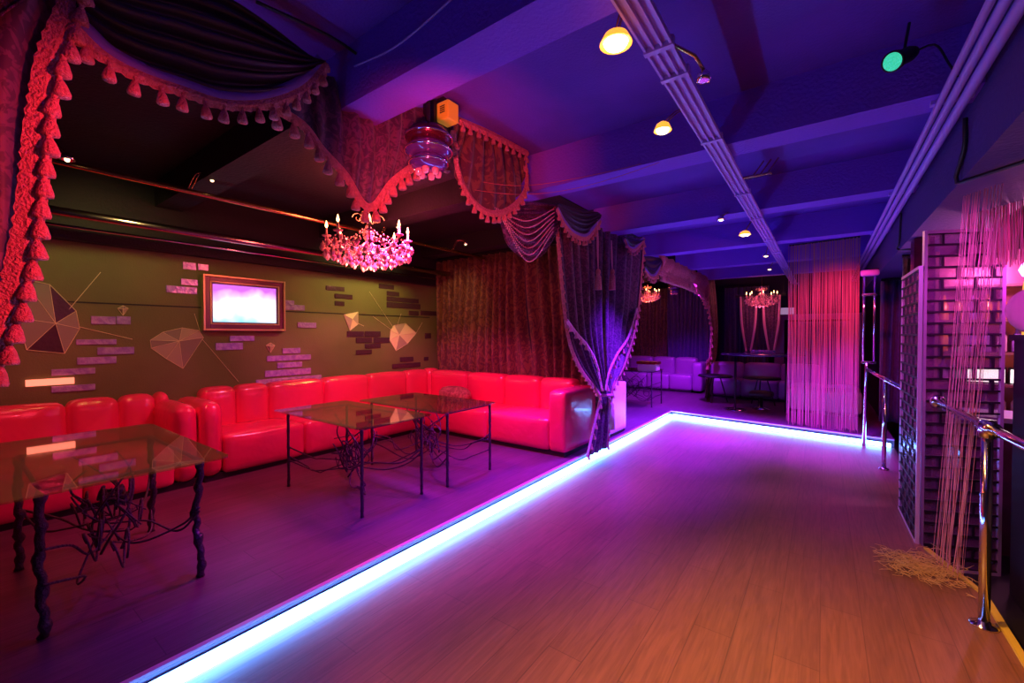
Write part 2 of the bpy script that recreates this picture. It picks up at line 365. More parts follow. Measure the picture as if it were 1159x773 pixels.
def spot_lamp(label, src, head, bulbr, power, color, bm='bulb', group='halogen spots on the cable tray', metal='brass', cone=108):
    src, head = Vector(src), Vector(head)
    t = thing('spot_lamp', label, 'ceiling lamp', src, 0, group)
    side = (head-src); mid = src + side*.5 + Vector((0, 0, .10))
    for k in (-.012, .012):
        pts = smooth_curve([src+Vector((0, k, 0)), src+side*.25+Vector((0, k, .08)), mid+Vector((0, k, 0)), head+Vector((0, k, .035))], 14)
        rel(t, (m := MB().tube(pts, .004, 6))); m.build('arm', M[metal], t, smooth=True)
    rel(t, (m := MB().lathe([(q*max(1, bulbr/.032), z) for q, z in ((.012, .05), (.03, .035), (.042, .0), (.040, 0), (.026, .028), (.01, .04))], head, 18))); m.build('reflector', M['chrome'] if not power or power < 40 else M['halo'], t, smooth=True)
    rel(t, (m := MB().lathe([(.001, .0), (bulbr*.7, -.004), (bulbr, -.014), (bulbr*.8, -.03), (.001, -.036)], head+Vector((0, 0, .02)), 14))); m.build('bulb', M[bm], t, smooth=True)
    if power: lamp('SPOT', 'halogen', head+Vector((0, 0, -.03)), power, color, .03, head+Vector((.55, -.25, -1)), cone, .8)
    return t
TR = lambda y: (-.655, y, 2.90)
WARM = (1, .42, .07)
p = PZ(697, 50, 2.80); spot_lamp('largest brightest orange halogen spot at the near end of the tray', TR(p.y+.05), p, .05, 300, WARM)
p = PZ(750, 148, 2.80); spot_lamp('second orange halogen spot from the near end of the tray', TR(p.y+.25), p, .038, 420, WARM)
p = PZ(843, 266, 2.80); spot_lamp('glowing orange halogen spot third along the tray, left of its far half', TR(p.y+.1), p, .05, 45, WARM)
p = PZ(816, 249, 2.86); spot_lamp('dim halogen spot on a long curved arm left of the tray middle', TR(p.y+.2), p, .022, 5, (1, .6, .4), 'bulb_dim')
p = PZ(867, 290, 2.80); spot_lamp('small far halogen spot just above the far crystal chandelier', TR(p.y), p, .03, 6, WARM, 'bulb_dim')
p = PZ(871, 305, 2.80); spot_lamp('smallest farthest halogen spot at the tray end', TR(min(p.y, 12)), (p.x, min(p.y, 12), p.z), .03, 6, WARM, 'bulb_dim')
# lamps hanging from the alcove pipes
for (x, y), lab in (((240, 192), 'small halogen spot on the upper gold pipe near the television'),
                    ((450, 242), 'small halogen spot on the gold pipe right behind the red chandelier'),
                    ((527, 266), 'small halogen spot on an angled arm right of the red chandelier'),
                    ((76, 181), 'small spot at the left end of the upper gold pipe by the tasselled drape')):
    p = PX(x, y, -4.35); p.y = min(p.y, 5.1); spot_lamp(lab, (-4.5, p.y-.12, 2.90), (p.x, p.y, min(p.z, 2.98)), .016, 7, WARM, 'bulb_dim')  # weak warm light added for gold highlights on the pipes
# unlit triple rod bracket right of tray
t = thing('ceiling_bracket', 'gold lit bracket of three short rods on the right side of the tray', 'bracket', (-.5, PZ(848, 197, 2.92).y, 2.9))
for k in range(3):
    MB().tube([(.03+.05*k, 0, -.0), (.10+.05*k, .05, .12)], .006, 8).build('rod', M['brass'], t)
MB().box((-.045, -.02, -.012), (.16, .01, .0)).build('plate', M['brass'], t)
t = thing('spot_lamp', 'small unlit spot with gold hinge on the right edge of the tray', 'ceiling lamp', (-.5, 1.95, 2.9))
MB().tube([(-.045, 0, .0), (.02, .1, -.02), (.04, .18, -.05)], .008, 8).build('arm', M['brass'], t, smooth=True)
MB().lathe([(.01, 0), (.028, -.02), (.03, -.05), (.02, -.05)], (.04, .18, -.05), 14).build('reflector', M['chrome'], t, smooth=True)
# green stage lamp
gp = PZ(1010, 70, 3.02)
t = thing('stage_light', 'black can stage light with glowing green lens on the right ceiling', 'stage light', gp); t.scale = (.85,)*3
ax = (-.55, -.7, -.45)
axv = Vector(ax).normalized()
MB().lathe([(.001, -.20), (.035, -.19), (.045, -.15), (.045, -.08), (.058, -.02), (.060, 0), (.052, 0)], (0,0,0), 22, ax).build('housing', M['black'], t, smooth=True)
MB().lathe([(.001, .004), (.05, .0), (.05, -.01), (.001, -.012)], (0,0,0), 22, ax).build('lens', mat('green_lens', (.05, .6, .4), .1, emit=(.05, .75, .42), estr=.8, bump=1, bscale=60), t)
MB().tube([-axv*.1+Vector((.0, 0, .0)), -axv*.1+Vector((.03, .03, .23-.02))], .008, 8).build('yoke', M['black'], t)
MB().tube(smooth_curve([-axv*.2, -axv*.2+Vector((.10, .03, .02)), (.26, .1, -.06), (.30, .12, -.14)], 16), .006, 8).build('power_cable', M['cable'], t, smooth=True)
# black hooks and cables
tag(MB().tube(smooth_curve([(.64, 3.5, 2.86), (.648, 3.55, 2.7), (.642, 3.7, 2.56), (.70, 3.6, 2.535), (1.0, 3.2, 2.53)], 24), .012, 8).build('cable', M['cable'], smooth=True), 'black cable bending down the face of the right ceiling beam', 'cable')
tag(MB().tube(smooth_curve([(.642, 6.0, 2.9), (.642, 6.1, 2.62), (.642, 6.25, 2.56), (.75, 6.2, 2.535)], 24), .01, 8).build('cable', M['cable'], smooth=True), 'short black cable curving below the far part of the right beam', 'cable')
a = [PX(290, 2, -2.1), PX(380, 45, -2.1), PX(430, 82, -2.1)]
tag(MB().tube(smooth_curve([(q.x, q.y, min(q.z, 3.23)) for q in a], 14), .008, 6).build('cable', M['cable'], smooth=True), 'black cable sagging under the ceiling above the near swag', 'cable')
tag(MB().tube(smooth_curve([(-2.1, 1.39, 3.1), (-1.7, 1.38, 3.06), (-1.2, 1.38, 3.14), (-.8, 1.38, 3.2)], 20), .005, 6).build('cable', M['tray'], smooth=True), 'thin blue lit cable strung across the nearest ceiling beam', 'cable')

def cord(label, pix, t):
    pts = smooth_curve([C0+ray(x, y)*t for x, y in pix], 40); mb = MB(); mb.tube(pts, .0018, 5)
    return tag(mb.build('cord', mat('red_cord', (.7, .15, .12), .5)), label, 'cord')
cord('lower thin reddish cord strung from the swags across to the green lamp', [(520, 213), (595, 220), (680, 206), (830, 154), (960, 112), (1083, 72)], 3.2)
cord('upper thin reddish cord strung between swags and first cross beam', [(525, 203), (595, 210), (690, 194), (790, 168)], 3.25)

# ceiling disc light fixtures
def disc_light(label, c, s):
    t = thing('disco_light', label, 'disco light', c)
    MB().tube([(0,0,.12*s/.18), (0,0,ZC-c.z)], .012, 8).build('stem', M['black'], t)
    for k, (z, r) in enumerate(((.10, 1.0), (.0, 1.0), (-.09, .82))):
        z *= s/.18; r *= s
        MB().lathe([(r*.72, z+.07*s/.18), (r*.97, z+.012), (r, z), (r*.97, z-.012), (r*.74, z-.05*s/.18), (.01, z-.05*s/.18)], n=32).build('shell', M['red_metal'] if k < 1 else M['purpleglass'], t, smooth=True)
        MB().tube([(r*math.cos(a*math.pi/18), r*math.sin(a*math.pi/18), z) for a in range(37)], .006, 6).build('rim', M['chrome'], t, smooth=True)
    for a in range(6):
        MB().lathe([(.01, 0), (.03*s/.18, -.015), (.02*s/.18, -.045), (.001, -.05)], (.42*s*math.cos(a*1.047), .42*s*math.sin(a*1.047), -.13*s/.18), 10).build('lens', M['crystal2'], t, smooth=True)
    return t
disc_light('round tiered purple and red disco light hanging among the tasselled swags', PX(485, 172, -1.98), .145)
disc_light('small tiered disco light hanging in the far alcove before navy curtains', PX(763, 326, -3.0), .16)
p = PX(507, 128, -2.08); p.z = min(p.z, 3.13)
t = thing('laser_projector', 'small yellow fronted box projector mounted at the ceiling edge', 'projector', p); t.scale = (.75,)*3
MB().box((-.22, -.10, -.09), (-.075, .10, .11)).build('housing', M['black'], t)
rel0 = MB().puff((-.075, -.07, -.085), (.07, .07, .085), .012, 0, 6).build('case', M['yellow'], t)
g = MB()
for k in range(4): g.box((-.03, -.0745, -.02+.018*k), (.03, -.0695, -.012+.018*k))
g.build('vent', M['black'], t)
MB().box((-.12, -.02, .08), (-.04, .02, (ZC-p.z)/.75)).build('bracket', M['black'], t)

# ================================================================ SWAGS AND DRAPES on the platform edge
def V(px, X=XV): return [PX(x, y, X) for x, y in px]
def clampz(c): return [Vector((q.x, q.y, min(q.z, ZC-.02))) for q in c]
# near left drape
t = thing('tied_drape', 'near left dark drape edged with large red tassels', 'drape', (XV, -.2, PH))
edgeR = [Vector((XV, .36, 3.23))] + V([(88, 10), (66, 70), (52, 150), (44, 230), (30, 310), (8, 380), (-12, 425), (-40, 460)])
edgeL = [Vector((XV, -1.3, 3.23)), Vector((XV, -1.25, 2.4)), Vector((XV, -.9, 1.8)), Vector((XV, -.35, 1.42))]
rel(t, (m := ruled(edgeL, edgeR, 50, 90, .03, 11, 'v', seed=3))); m.build('panel', M['drape'], t, smooth=True, solid=.004)
rel(t, (m := band(edgeR, 90, .06, off=.02, nsc=40))); m.build('lace_band', M['trim'], t, solid=.004)
tassels(t, edgeR, 26, .95, off=.045)
rel(t, (m := ruled([Vector((XV, -.42, 1.43)), Vector((XV, -.40, .14))], [Vector((XV, -.05, 1.43)), Vector((XV, -.15, .14))], 20, 30, .02, 5, 'v', seed=4))); m.build('tail', M['drape'], t, smooth=True, solid=.004)
tb = MB().puff((XV-.06, -.42, 1.38), (XV+.06, -.04, 1.46), .03, .0, 6); rel(t, tb); tb.build('tieback', M['trim'], t, smooth=True)
# second layer folds left of the edge
up_top = [Vector((XV+.05, -1.3, 3.22)), Vector((XV+.05, .2, 3.22))]
up_bot = [Vector((XV+.05, -1.3, 2.3)), Vector((XV+.05, -.5, 2.15)), Vector((XV+.05, -.1, 2.3)), Vector((XV+.05, .2, 2.75))]
rel(t, (m := ruled(up_top, up_bot, 40, 50, .02, 7, 'v', seed=9))); m.build('upper_swag', M['sequin'], t, smooth=True, solid=.004)

def swag(label, top, bot, n, size, folds=6, amp=.022, matn='swag', along='v', off=.03, lining=True, bandw=.042, X=XV, tass=True, name='swag_valance', bulge=.05, toptrim=False, bead=False):
    top = clampz(V(top, X)); bot = V(bot, X)
    c = (top[0]+top[-1])/2
    t = thing(name, label, 'swag', c, 0, 'swags along the platform edge')
    rel(t, (m := ruled(top, bot, 50, 60, amp, folds, along, bulge=bulge, seed=n))); m.build('fabric', M[matn], t, smooth=True, solid=.004)
    if lining:
        rel(t, (m := band(bot, 60, .06, off=.03, drop=(0, 0, 1), scal=0))); m.build('lining', M['lining'], t, smooth=True, solid=.003)
    rel(t, (m := band(bot, 90, bandw, off=.035, drop=(0, 0, -1), nsc=n*2))); m.build('lace_band', M['trim'], t, solid=.004)
    if tass: tassels(t, bot, n, size, off=.04)
    if toptrim:
        rel(t, (m := band(top, 60, bandw, off=.05, drop=(0, 0, -1), nsc=20))); m.build('top_braid', M['trim'], t, solid=.004)
        tassels(t, top, 10, size*.9, off=.06)
    return t
swag('large dark near swag with blue satin hem and row of pink tassels',
     [(88, -40), (240, -10), (362, 72)], [(82, 32), (118, 66), (160, 88), (205, 103), (250, 117), (300, 116), (340, 100), (364, 74)], 15, .85, folds=7)
swag('pleated jabot valance with V shaped tasselled edge above the red chandelier',
     [(300, 60), (372, 88), (440, 108), (512, 136)], [(300, 118), (340, 142), (362, 170), (388, 198), (414, 234), (440, 205), (470, 185), (505, 178)], 20, 1.05, folds=12, along='u', matn='drape', lining=False, X=-2.28)
swag('pleated oval end panel with red tassels at the first cross beam',
     [(512, 136), (552, 153), (592, 174)], [(510, 150), (516, 195), (530, 225), (550, 240), (572, 236), (590, 215), (592, 180)], 20, .8, folds=9, along='u', matn='drape_red', lining=False, toptrim=True, bulge=.02, X=-2.14)
# sequinned beaded swag
t = thing('beaded_swag', 'dark sequinned swag with looping bead strands beneath the cross beam', 'swag', PX(595, 235, XV))
top = V([(566, 240), (592, 228), (628, 232)]); bot = V([(566, 252), (578, 280), (600, 294), (618, 285), (630, 262)])
rel(t, (m := ruled(top, bot, 40, 50, .025, 6, 'v', seed=11, bulge=.05))); m.build('fabric', M['sequin'], t, smooth=True, solid=.004)
for k in range(7):
    f = k/6; a = PX(560+10*f, 235+16*f, XV+.08); b = PX(628-2*f, 236+26*f, XV+.08); c = PX(596+3*f, 250+46*f, XV+.1)
    C = smooth_curve([a, c, b], 46); mb = MB()
    for q in C: mb.lathe([(.001, .008), (.008, 0), (.001, -.008)], q, 6)
    rel(t, mb); mb.build('bead_strand', M['crystal2'], t, smooth=True)
# main tied drape at the alcove divider
t = thing('tied_drape', 'tall purple damask drape gathered to a V between the two alcoves', 'drape', (XV, 5.2, PH))
GL = V([(627, 234), (632, 290), (637, 345), (643, 385), (655, 415), (672, 438), (678, 448)])
GM = V([(684, 262), (683, 300), (683, 345), (683, 385), (684, 415), (685, 438), (685, 448)])
GR = V([(728, 270), (726, 300), (722, 345), (716, 380), (706, 412), (694, 435), (691, 448)])
rel(t, (m := ruled(GL, GM, 50, 70, .035, 6, 'v', seed=21))); m.build('panel', M['drape'], t, smooth=True, solid=.004)
rel(t, (m := ruled(GM, GR, 50, 70, .035, 5, 'v', seed=22))); m.build('panel', M['drape'], t, smooth=True, solid=.004)
for E, nn in ((GL, 26), (GR, 24)):
    rel(t, (m := band(E, 90, .05, off=.02, nsc=40))); m.build('lace_band', M['trim'], t, solid=.004)
    tassels(t, E, nn, .7)
inL = V([(640, 362), (652, 378), (664, 392), (674, 412), (680, 440)], XV+.06); inR = V([(720, 350), (710, 382), (697, 402), (688, 422), (684, 442)], XV+.06)
for E, nn in ((inL, 9), (inR, 9)):
    rel(t, (m := band(E, 60, .04, off=.02, nsc=20))); m.build('lace_band', M['trimpale'], t, solid=.004)
    tassels(t, E, nn, .75)
g0 = PX(684, 447, XV)
T0 = [g0+Vector((0, -.13, 0)), Vector((XV-.1, g0.y-.30, .14))]; T1 = [g0+Vector((0, .13, 0)), Vector((XV-.1, g0.y+.30, .14))]
rel(t, (m := ruled(T0, T1, 30, 50, .03, 5, 'v', seed=23))); m.build('tail', M['drape'], t, smooth=True, solid=.004)
for E in (T0, T1):
    rel(t, (m := band(E, 40, .05, off=.02, nsc=14))); m.build('lace_band', M['trimpale'], t, solid=.004); tassels(t, E, 6, .8)
m = MB().tube([g0+Vector((.07*math.cos(a*.4), .17*math.sin(a*.4), -.02*math.sin(a*.4))) for a in range(17)], .018, 8); rel(t, m); m.build('tieback', M['trimpale'], t, smooth=True)
m = MB().lathe([(.001, .0), (.02, -.02), (.028, -.05), (.018, -.08), (.03, -.10), (.038, -.34), (.001, -.345)], g0+Vector((.1, 0, -.08)), 14)
m.tube([g0+Vector((.1, 0, -.08)), g0+Vector((.07, 0, 0))], .006, 6); rel(t, m); m.build('long_tassel', M['trimpale'], t, smooth=True)
# swags on top of it
swag('small dark swag with blue hem above the left half of the tied drape', [(626, 228), (652, 236), (676, 240)], [(627, 236), (636, 254), (648, 266), (662, 268), (676, 250)], 14, .75, folds=6, X=XV+.09)
swag('tiny swag above the right half of the tied drape', [(704, 268), (716, 270), (727, 271)], [(704, 270), (709, 280), (716, 282), (726, 272)], 8, .75, folds=4, X=XV+.09)
for x, lab in ((677, 'left hanging cord with long pink key tassel on the tied drape'), (693, 'right hanging cord with thick pink key tassel on the tied drape')):
    X = XV+.13; a = PX(x-1, 244 if x < 680 else 272, X); c = PX(x, 306, X); b = PX(x, 328, X)
    t = thing('key_tassel', lab, 'tassel', a); h = (c.z-b.z)
    for k in (-.015, .015):
        rel(t, (m := MB().tube(smooth_curve([a+Vector((0, 0, 0)), (a+c)/2+Vector((0, k, 0)), c], 8), .005, 6))); m.build('cord', M['trimpale'], t, smooth=True)
    rel(t, (m := MB().lathe([(.008, .02), (.026, 0), (.03, -.03), (.022, -.05), (.034, -.07), (.042, -h), (.001, -h-.002)], c, 14))); m.build('skirt', M['trim'], t, smooth=True)
# far alcove swags and drape
swag('small purple swag at the near end of the far alcove', [(727, 290), (736, 290), (746, 292)], [(727, 305), (734, 313), (740, 312), (747, 298)], 8, .9, folds=3)
swag('long frilled pink valance over the far alcove', [(745, 288), (770, 300), (800, 314)], [(745, 306), (760, 312), (776, 318), (792, 328), (798, 343)], 26, 1.7, folds=14, along='u', amp=.06, bandw=.12, matn='trim', lining=False)
t = thing('tied_drape', 'narrow red lit drape edged with lace at the far end of far alcove', 'drape', (XV, 11.2, PH))
EL = V([(798, 318), (801, 345), (804, 375), (802, 405), (798, 412)]); ER = V([(808, 316), (811, 345), (812, 375), (810, 405), (805, 412)])
rel(t, (m := ruled(EL, ER, 30, 30, .03, 4, 'v', seed=31))); m.build('panel', M['drape_red'], t, smooth=True, solid=.004)
rel(t, (m := band(EL, 60, .09, off=.03, nsc=26))); m.build('lace_band', M['trim'], t, solid=.004); tassels(t, EL, 16, 1.5)
g = PX(801, 412, XV); rel(t, (m := ruled([g+Vector((0, -.1, 0)), Vector((XV, g.y-.2, .14))], [g+Vector((0, .15, 0)), Vector((XV, g.y+.25, .14))], 12, 24, .03, 4, 'v', seed=33))); m.build('tail', M['drape_red'], t, smooth=True, solid=.004)

# ================================================================ curtains
def curtain(label, x0, x1, Y, z0, z1, mt, folds, amp=.045, seed=1, rod=True):
    t = thing('curtain', label, 'curtain', ((x0+x1)/2, Y, z0))
    A = [Vector((x0, Y, z1)), Vector((x1, Y, z1))]; B = [Vector((x0, Y, z0)), Vector((x1, Y, z0))]
    rel(t, (m := ruled(A, B, folds*9, 12, amp, folds, 'u', nrm=(0, -1, 0), seed=seed, jitter=1))); m.build('fabric', M[mt], t, smooth=True, solid=.004)
    if rod:
        rel(t, (m := MB().tube([(x0, Y, z1+.02), (x1, Y, z1+.02)], .02, 10))); m.build('rod', M['black'], t)
    return t
curtain('long brown red damask curtain closing the alcove behind the red corner sofa', XL+.12, XV-.15, 5.53, .125, 2.96, 'drape_red', 20, .075, seed=5)
struct('wall_divider', MB().box((XL, 5.62, PH), (XV-.3, 5.66, ZC-.01)), M['darkwall'])
curtain('red lit curtain behind the far sofa', -5.2, -3.62, 12.45, .125, 2.95, 'drape_red', 14, seed=6)
curtain('navy blue curtain behind the far sofa', -3.60, -2.35, 12.42, .125, 2.95, 'navy', 11, seed=7)  # wine against navy puts the light difference, besides pattern, into the cloth
curtain('dark navy curtain on the back wall behind the bar table', -2.2, -1.15, 12.9, .125, 2.9, 'navy', 9, seed=8)
curtain('dark blue curtain inside the pale frame on the back wall', -.75, .6, 12.9, .125, 1.95, 'navy', 9, seed=12)
# pale frame (mantel like) on back wall
t = thing('wall_frame', 'pale pink lit rectangular frame on the back wall behind the string curtain', 'frame', (0, 12.6, PH))
rel(t, (m := MB().box((-1.0, 12.6, 2.0), (.7, 12.8, 2.13)))); m.build('lintel', M['paleleather'], t)
for x in (-1.0, .5): rel(t, (m := MB().box((x, 12.62, PH), (x+.2, 12.78, 2.0)))); m.build('post', M['paleleather'], t)
t = thing('jabot_drape', 'pair of slim purple jabots with pale edging under the far chandelier', 'drape', (-1.4, 12.3, 2.4))
for x0 in (-1.72, -1.22):
    E1 = [Vector((x0, 12.3, 2.6)), Vector((x0+.04, 12.3, 1.9)), Vector((x0+.14, 12.3, 1.2))]; E2 = [Vector((x0+.36, 12.3, 2.6)), Vector((x0+.34, 12.3, 1.9)), Vector((x0+.24, 12.3, 1.2))]
    rel(t, (m := ruled(E1, E2, 24, 30, .02, 4, 'v', nrm=(0, -1, 0), seed=2))); m.build('panel', M['drape'], t, smooth=True, solid=.004)
    for E in (E1, E2): rel(t, (m := band(E, 30, .04, nrm=(0, -1, 0), off=.02))); m.build('lace_band', M['trimpale'], t, solid=.003)
rel(t, (m := MB().box((-1.85, 12.3, 2.58), (-.75, 12.34, 2.64)).box((-1.8, 12.31, 2.6), (-1.78, 12.33, ZC)).box((-.82, 12.31, 2.6), (-.80, 12.33, ZC)))); m.build('rail', M['black'], t)
tag(MB().box((-1.0, 12.66, 2.13), (-.6, 12.76, 2.30)).build('wall_sign', mat('pale_lit_panel', (.8, .6, .9), .4, emit=(.8, .5, .9), estr=.35)), 'small pale lit box on top of the frame near the string curtain', 'box')

# string curtains
def strings(label, pts_top, pts_bot, n, r, mt, jx=.0, group=None, name='string_curtain', rod=True, X=None):
    T = smooth_curve(pts_top, n); B = smooth_curve(pts_bot, n)
    t = thing(name, label, 'string curtain', B[n//2]); mb = MB()
    for i in range(n):
        a = T[i]+Vector((random.uniform(-jx, jx), random.uniform(-jx, jx), 0)); b = B[i]+Vector((random.uniform(-jx, jx)*1.6, random.uniform(-jx, jx)*1.6, random.uniform(-.03, .05)))
        mid = a.lerp(b, .5)+Vector((random.uniform(-jx, jx), random.uniform(-jx, jx), 0))
        mb.tube([a, a.lerp(mid, .5), mid, mid.lerp(b, .5), b], r, 4)
    rel(t, mb); o = mb.build('strings', M[mt], t); o['kind'] = 'stuff'
    if rod: rel(t, (m := MB().tube([T[0], T[-1]], .014, 8))); m.build('rod', M['black'], t)
    return t
strings('tall pink string curtain hanging at the far step behind the glowing strip', [(-.47, 8.42, 3.10), (.43, 8.28, 3.10)], [(-.47, 8.42, .14), (.43, 8.28, .14)], 130, .0032, 'string', .012)
strings('pink string curtain hanging over the near mirrored brick screen', [(.74, 4.07, 2.54), (.86, 3.85, 2.54)], [(.655, 4.22, .02), (.745, 3.98, .02)], 34, .0015, 'string', .02, rod=False)
strings('magenta lit string curtain at the right edge by the bar', [(.9, 4.75, 2.99), (1.25, 4.25, 2.99)], [(.9, 4.75, 2.14), (1.25, 4.25, 2.10)], 130, .003, 'string', .01, rod=False)
# heap of string ends
t = thing('string_heap', 'tangled heap of straw coloured string ends on floor by brick screen', 'string heap', (.52, 4.0, 0))
mb = MB()
for i in range(170):
    a0 = random.uniform(0, 6.28); L = random.uniform(.06, .24)
    c = Vector((random.gauss(.02, .10), random.gauss(0, .10), random.uniform(.004, .03)))
    pts = [c+Vector((L*(k/5-.5)*math.cos(a0+1.3*math.sin(k+i)), L*(k/5-.5)*math.sin(a0+1.4*math.cos(k*1.3+i)), abs(random.gauss(0, .012)))) for k in range(6)]
    mb.tube(smooth_curve(pts, 12), .0015, 4)
o = mb.build('strings', M['string_gold'], t); o['kind'] = 'stuff'

# ================================================================ SOFAS
def sofa_A():
    t = thing('sofa', 'near left red leather sofa with padded arm beside the corner sofa', 'sofa', (-5.4, 0.2, PH))
    Ys = [-1.25] + [PX(x, 462, -5.62).y for x in (75, 135)] + [PX(192, 455, -5.6).y, 1.36]
    Ys = sorted(Ys)
    for a, b in zip(Ys[:-1], Ys[1:]):
        if b-a < .08: continue
        rel(t, (m := MB().puff((XL+.03, a+.004, PH+.28), (-5.58, b-.004, 1.0), .07, .015))); m.build('back_cushion', M['leather'], t, smooth=True)
    ys = [-1.25, -.55, .1, .73, 1.36]
    for a, b in zip(ys[:-1], ys[1:]):
        rel(t, (m := MB().puff((XL+.2, a+.004, PH+.05), (-5.0, b-.004, PH+.45), .05, .015))); m.build('seat', M['leather'], t, smooth=True)
    rel(t, (m := MB().puff((XL+.03, 1.345, PH+.05), (-4.99, 1.545, .93), .09, .015))); m.build('armrest', M['leather'], t, smooth=True)
    rel(t, (m := MB().box((XL+.03, -1.22, PH), (-5.04, 1.53, PH+.07)))); m.build('plinth', M['plinth'], t)
sofa_A()
def sofa_B():
    t = thing('corner_sofa', 'long red leather corner sofa under the television wall and damask curtain', 'sofa', (-5.3, 4.9, PH))
    Ys = [1.76] + [PX(x, 440, -5.6).y for x in (268, 305, 367, 418, 461)]
    Ys.append(5.15)
    for a, b in zip(Ys[:-1], Ys[1:]):
        rel(t, (m := MB().puff((XL+.03, a+.004, PH+.28), (-5.58, b-.004, 1.01), .07, .015))); m.build('back_cushion', M['leather'], t, smooth=True)
    rel(t, (m := MB().puff((XL+.03, 5.13, PH+.28), (-5.56, 5.41, 1.02), .09, .01))); m.build('corner_cushion', M['leather'], t, smooth=True)
    xs = [-5.58, -4.72, -3.95, -3.3, -2.74]
    for a, b in zip(xs[:-1], xs[1:]):
        rel(t, (m := MB().puff((a+.004, 5.14, PH+.28), (b-.004, 5.41, 1.0), .07, .015))); m.build('back_cushion', M['leather'], t, smooth=True)
    ys = [1.76, 2.62, 3.52, 4.48]
    for a, b in zip(ys[:-1], ys[1:]):
        rel(t, (m := MB().puff((XL+.2, a+.004, PH+.05), (-5.0, b-.004, PH+.45), .05, .02))); m.build('seat', M['leather'], t, smooth=True)
    xs = [XL+.2, -4.75, -3.75, -2.74]
    for a, b in zip(xs[:-1], xs[1:]):
        rel(t, (m := MB().puff((a+.004, 4.50, PH+.05), (b-.004, 5.2, PH+.45), .05, .02))); m.build('seat', M['leather'], t, smooth=True)
    rel(t, (m := MB().puff((XL+.03, 1.56, PH+.05), (-4.99, 1.765, .93), .09, .015))); m.build('armrest', M['leather'], t, smooth=True)
    rel(t, (m := MB().puff((-2.76, 4.50, PH+.05), (-2.50, 5.38, .93), .06, .01))); m.build('armrest', M['leather'], t, smooth=True)
    rel(t, (m := MB().box((XL+.03, 1.6, PH), (-5.04, 5.36, PH+.07)).box((-5.1, 4.54, PH), (-2.54, 5.36, PH+.07)))); m.build('plinth', M['plinth'], t)
sofa_B()
def sofa_row(label, xs, y0, y1, mt, arm_l, arm_r, h=.88, name='sofa'):
    t = thing(name, label, 'sofa', ((xs[0]+xs[-1])/2, y1-.1, PH))
    for a, b in zip(xs[:-1], xs[1:]):
        rel(t, (m := MB().puff((a+.004, y1-.26, PH+.28), (b-.004, y1, PH+h), .07, .015, 8))); m.build('back_cushion', M[mt], t, smooth=True)
        rel(t, (m := MB().puff((a+.004, y0, PH+.05), (b-.004, y1-.2, PH+.45), .05, .02, 8))); m.build('seat', M[mt], t, smooth=True)
    if arm_l: rel(t, (m := MB().puff((xs[0]-.24, y0, PH+.05), (xs[0], y1, PH+h-.1), .06, .01, 8))); m.build('armrest', M[mt], t, smooth=True)
    if arm_r: rel(t, (m := MB().puff((xs[-1], y0, PH+.05), (xs[-1]+.24, y1, PH+h-.1), .06, .01, 8))); m.build('armrest', M[mt], t, smooth=True)
    rel(t, (m := MB().box((xs[0]+.03, y0+.04, PH), (xs[-1]-.03, y1-.04, PH+.07)))); m.build('plinth', M['plinth'], t)
    return t
# sofa of the far alcove standing back to back with the corner sofa: its end shows a pale panel
t = thing('sofa', 'sofa end with pale blue lit side panel just beyond the tied drape', 'sofa', (-3.6, 6.1, PH))
rel(t, (m := MB().puff((-2.72, 5.76, PH+.05), (-2.46, 6.36, .90), .03, .004))); m.build('armrest', M['white_leather'], t, smooth=True)
for a, b in ((-5.5, -4.6), (-4.6, -3.7), (-3.7, -2.73)):
    rel(t, (m := MB().puff((a+.004, 5.72, PH+.28), (b-.004, 5.98, .98), .07, .015))); m.build('back_cushion', M['leather'], t, smooth=True)
    rel(t, (m := MB().puff((a+.004, 5.9, PH+.05), (b-.004, 6.5, PH+.45), .05, .02))); m.build('seat', M['leather'], t, smooth=True)
rel(t, (m := MB().box((-5.45, 5.76, PH), (-2.5, 6.4, PH+.07)))); m.build('plinth', M['plinth'], t)
sofa_row('far alcove sofa below the navy curtain', [-5.4, -4.6, -3.9, -3.3, -2.72], 11.5, 12.3, 'paleleather', False, True)
sofa_row('far dark violet sofa along the back wall behind the bar table', [-2.3, -1.55, -.8, -.05], 11.1, 11.9, 'paleleather', False, False, .82)
sofa_row('pink lit sofa block seen through and right of the string curtain', [-.55, .02, .58], 9.9, 10.75, 'white_leather', False, False, .50)

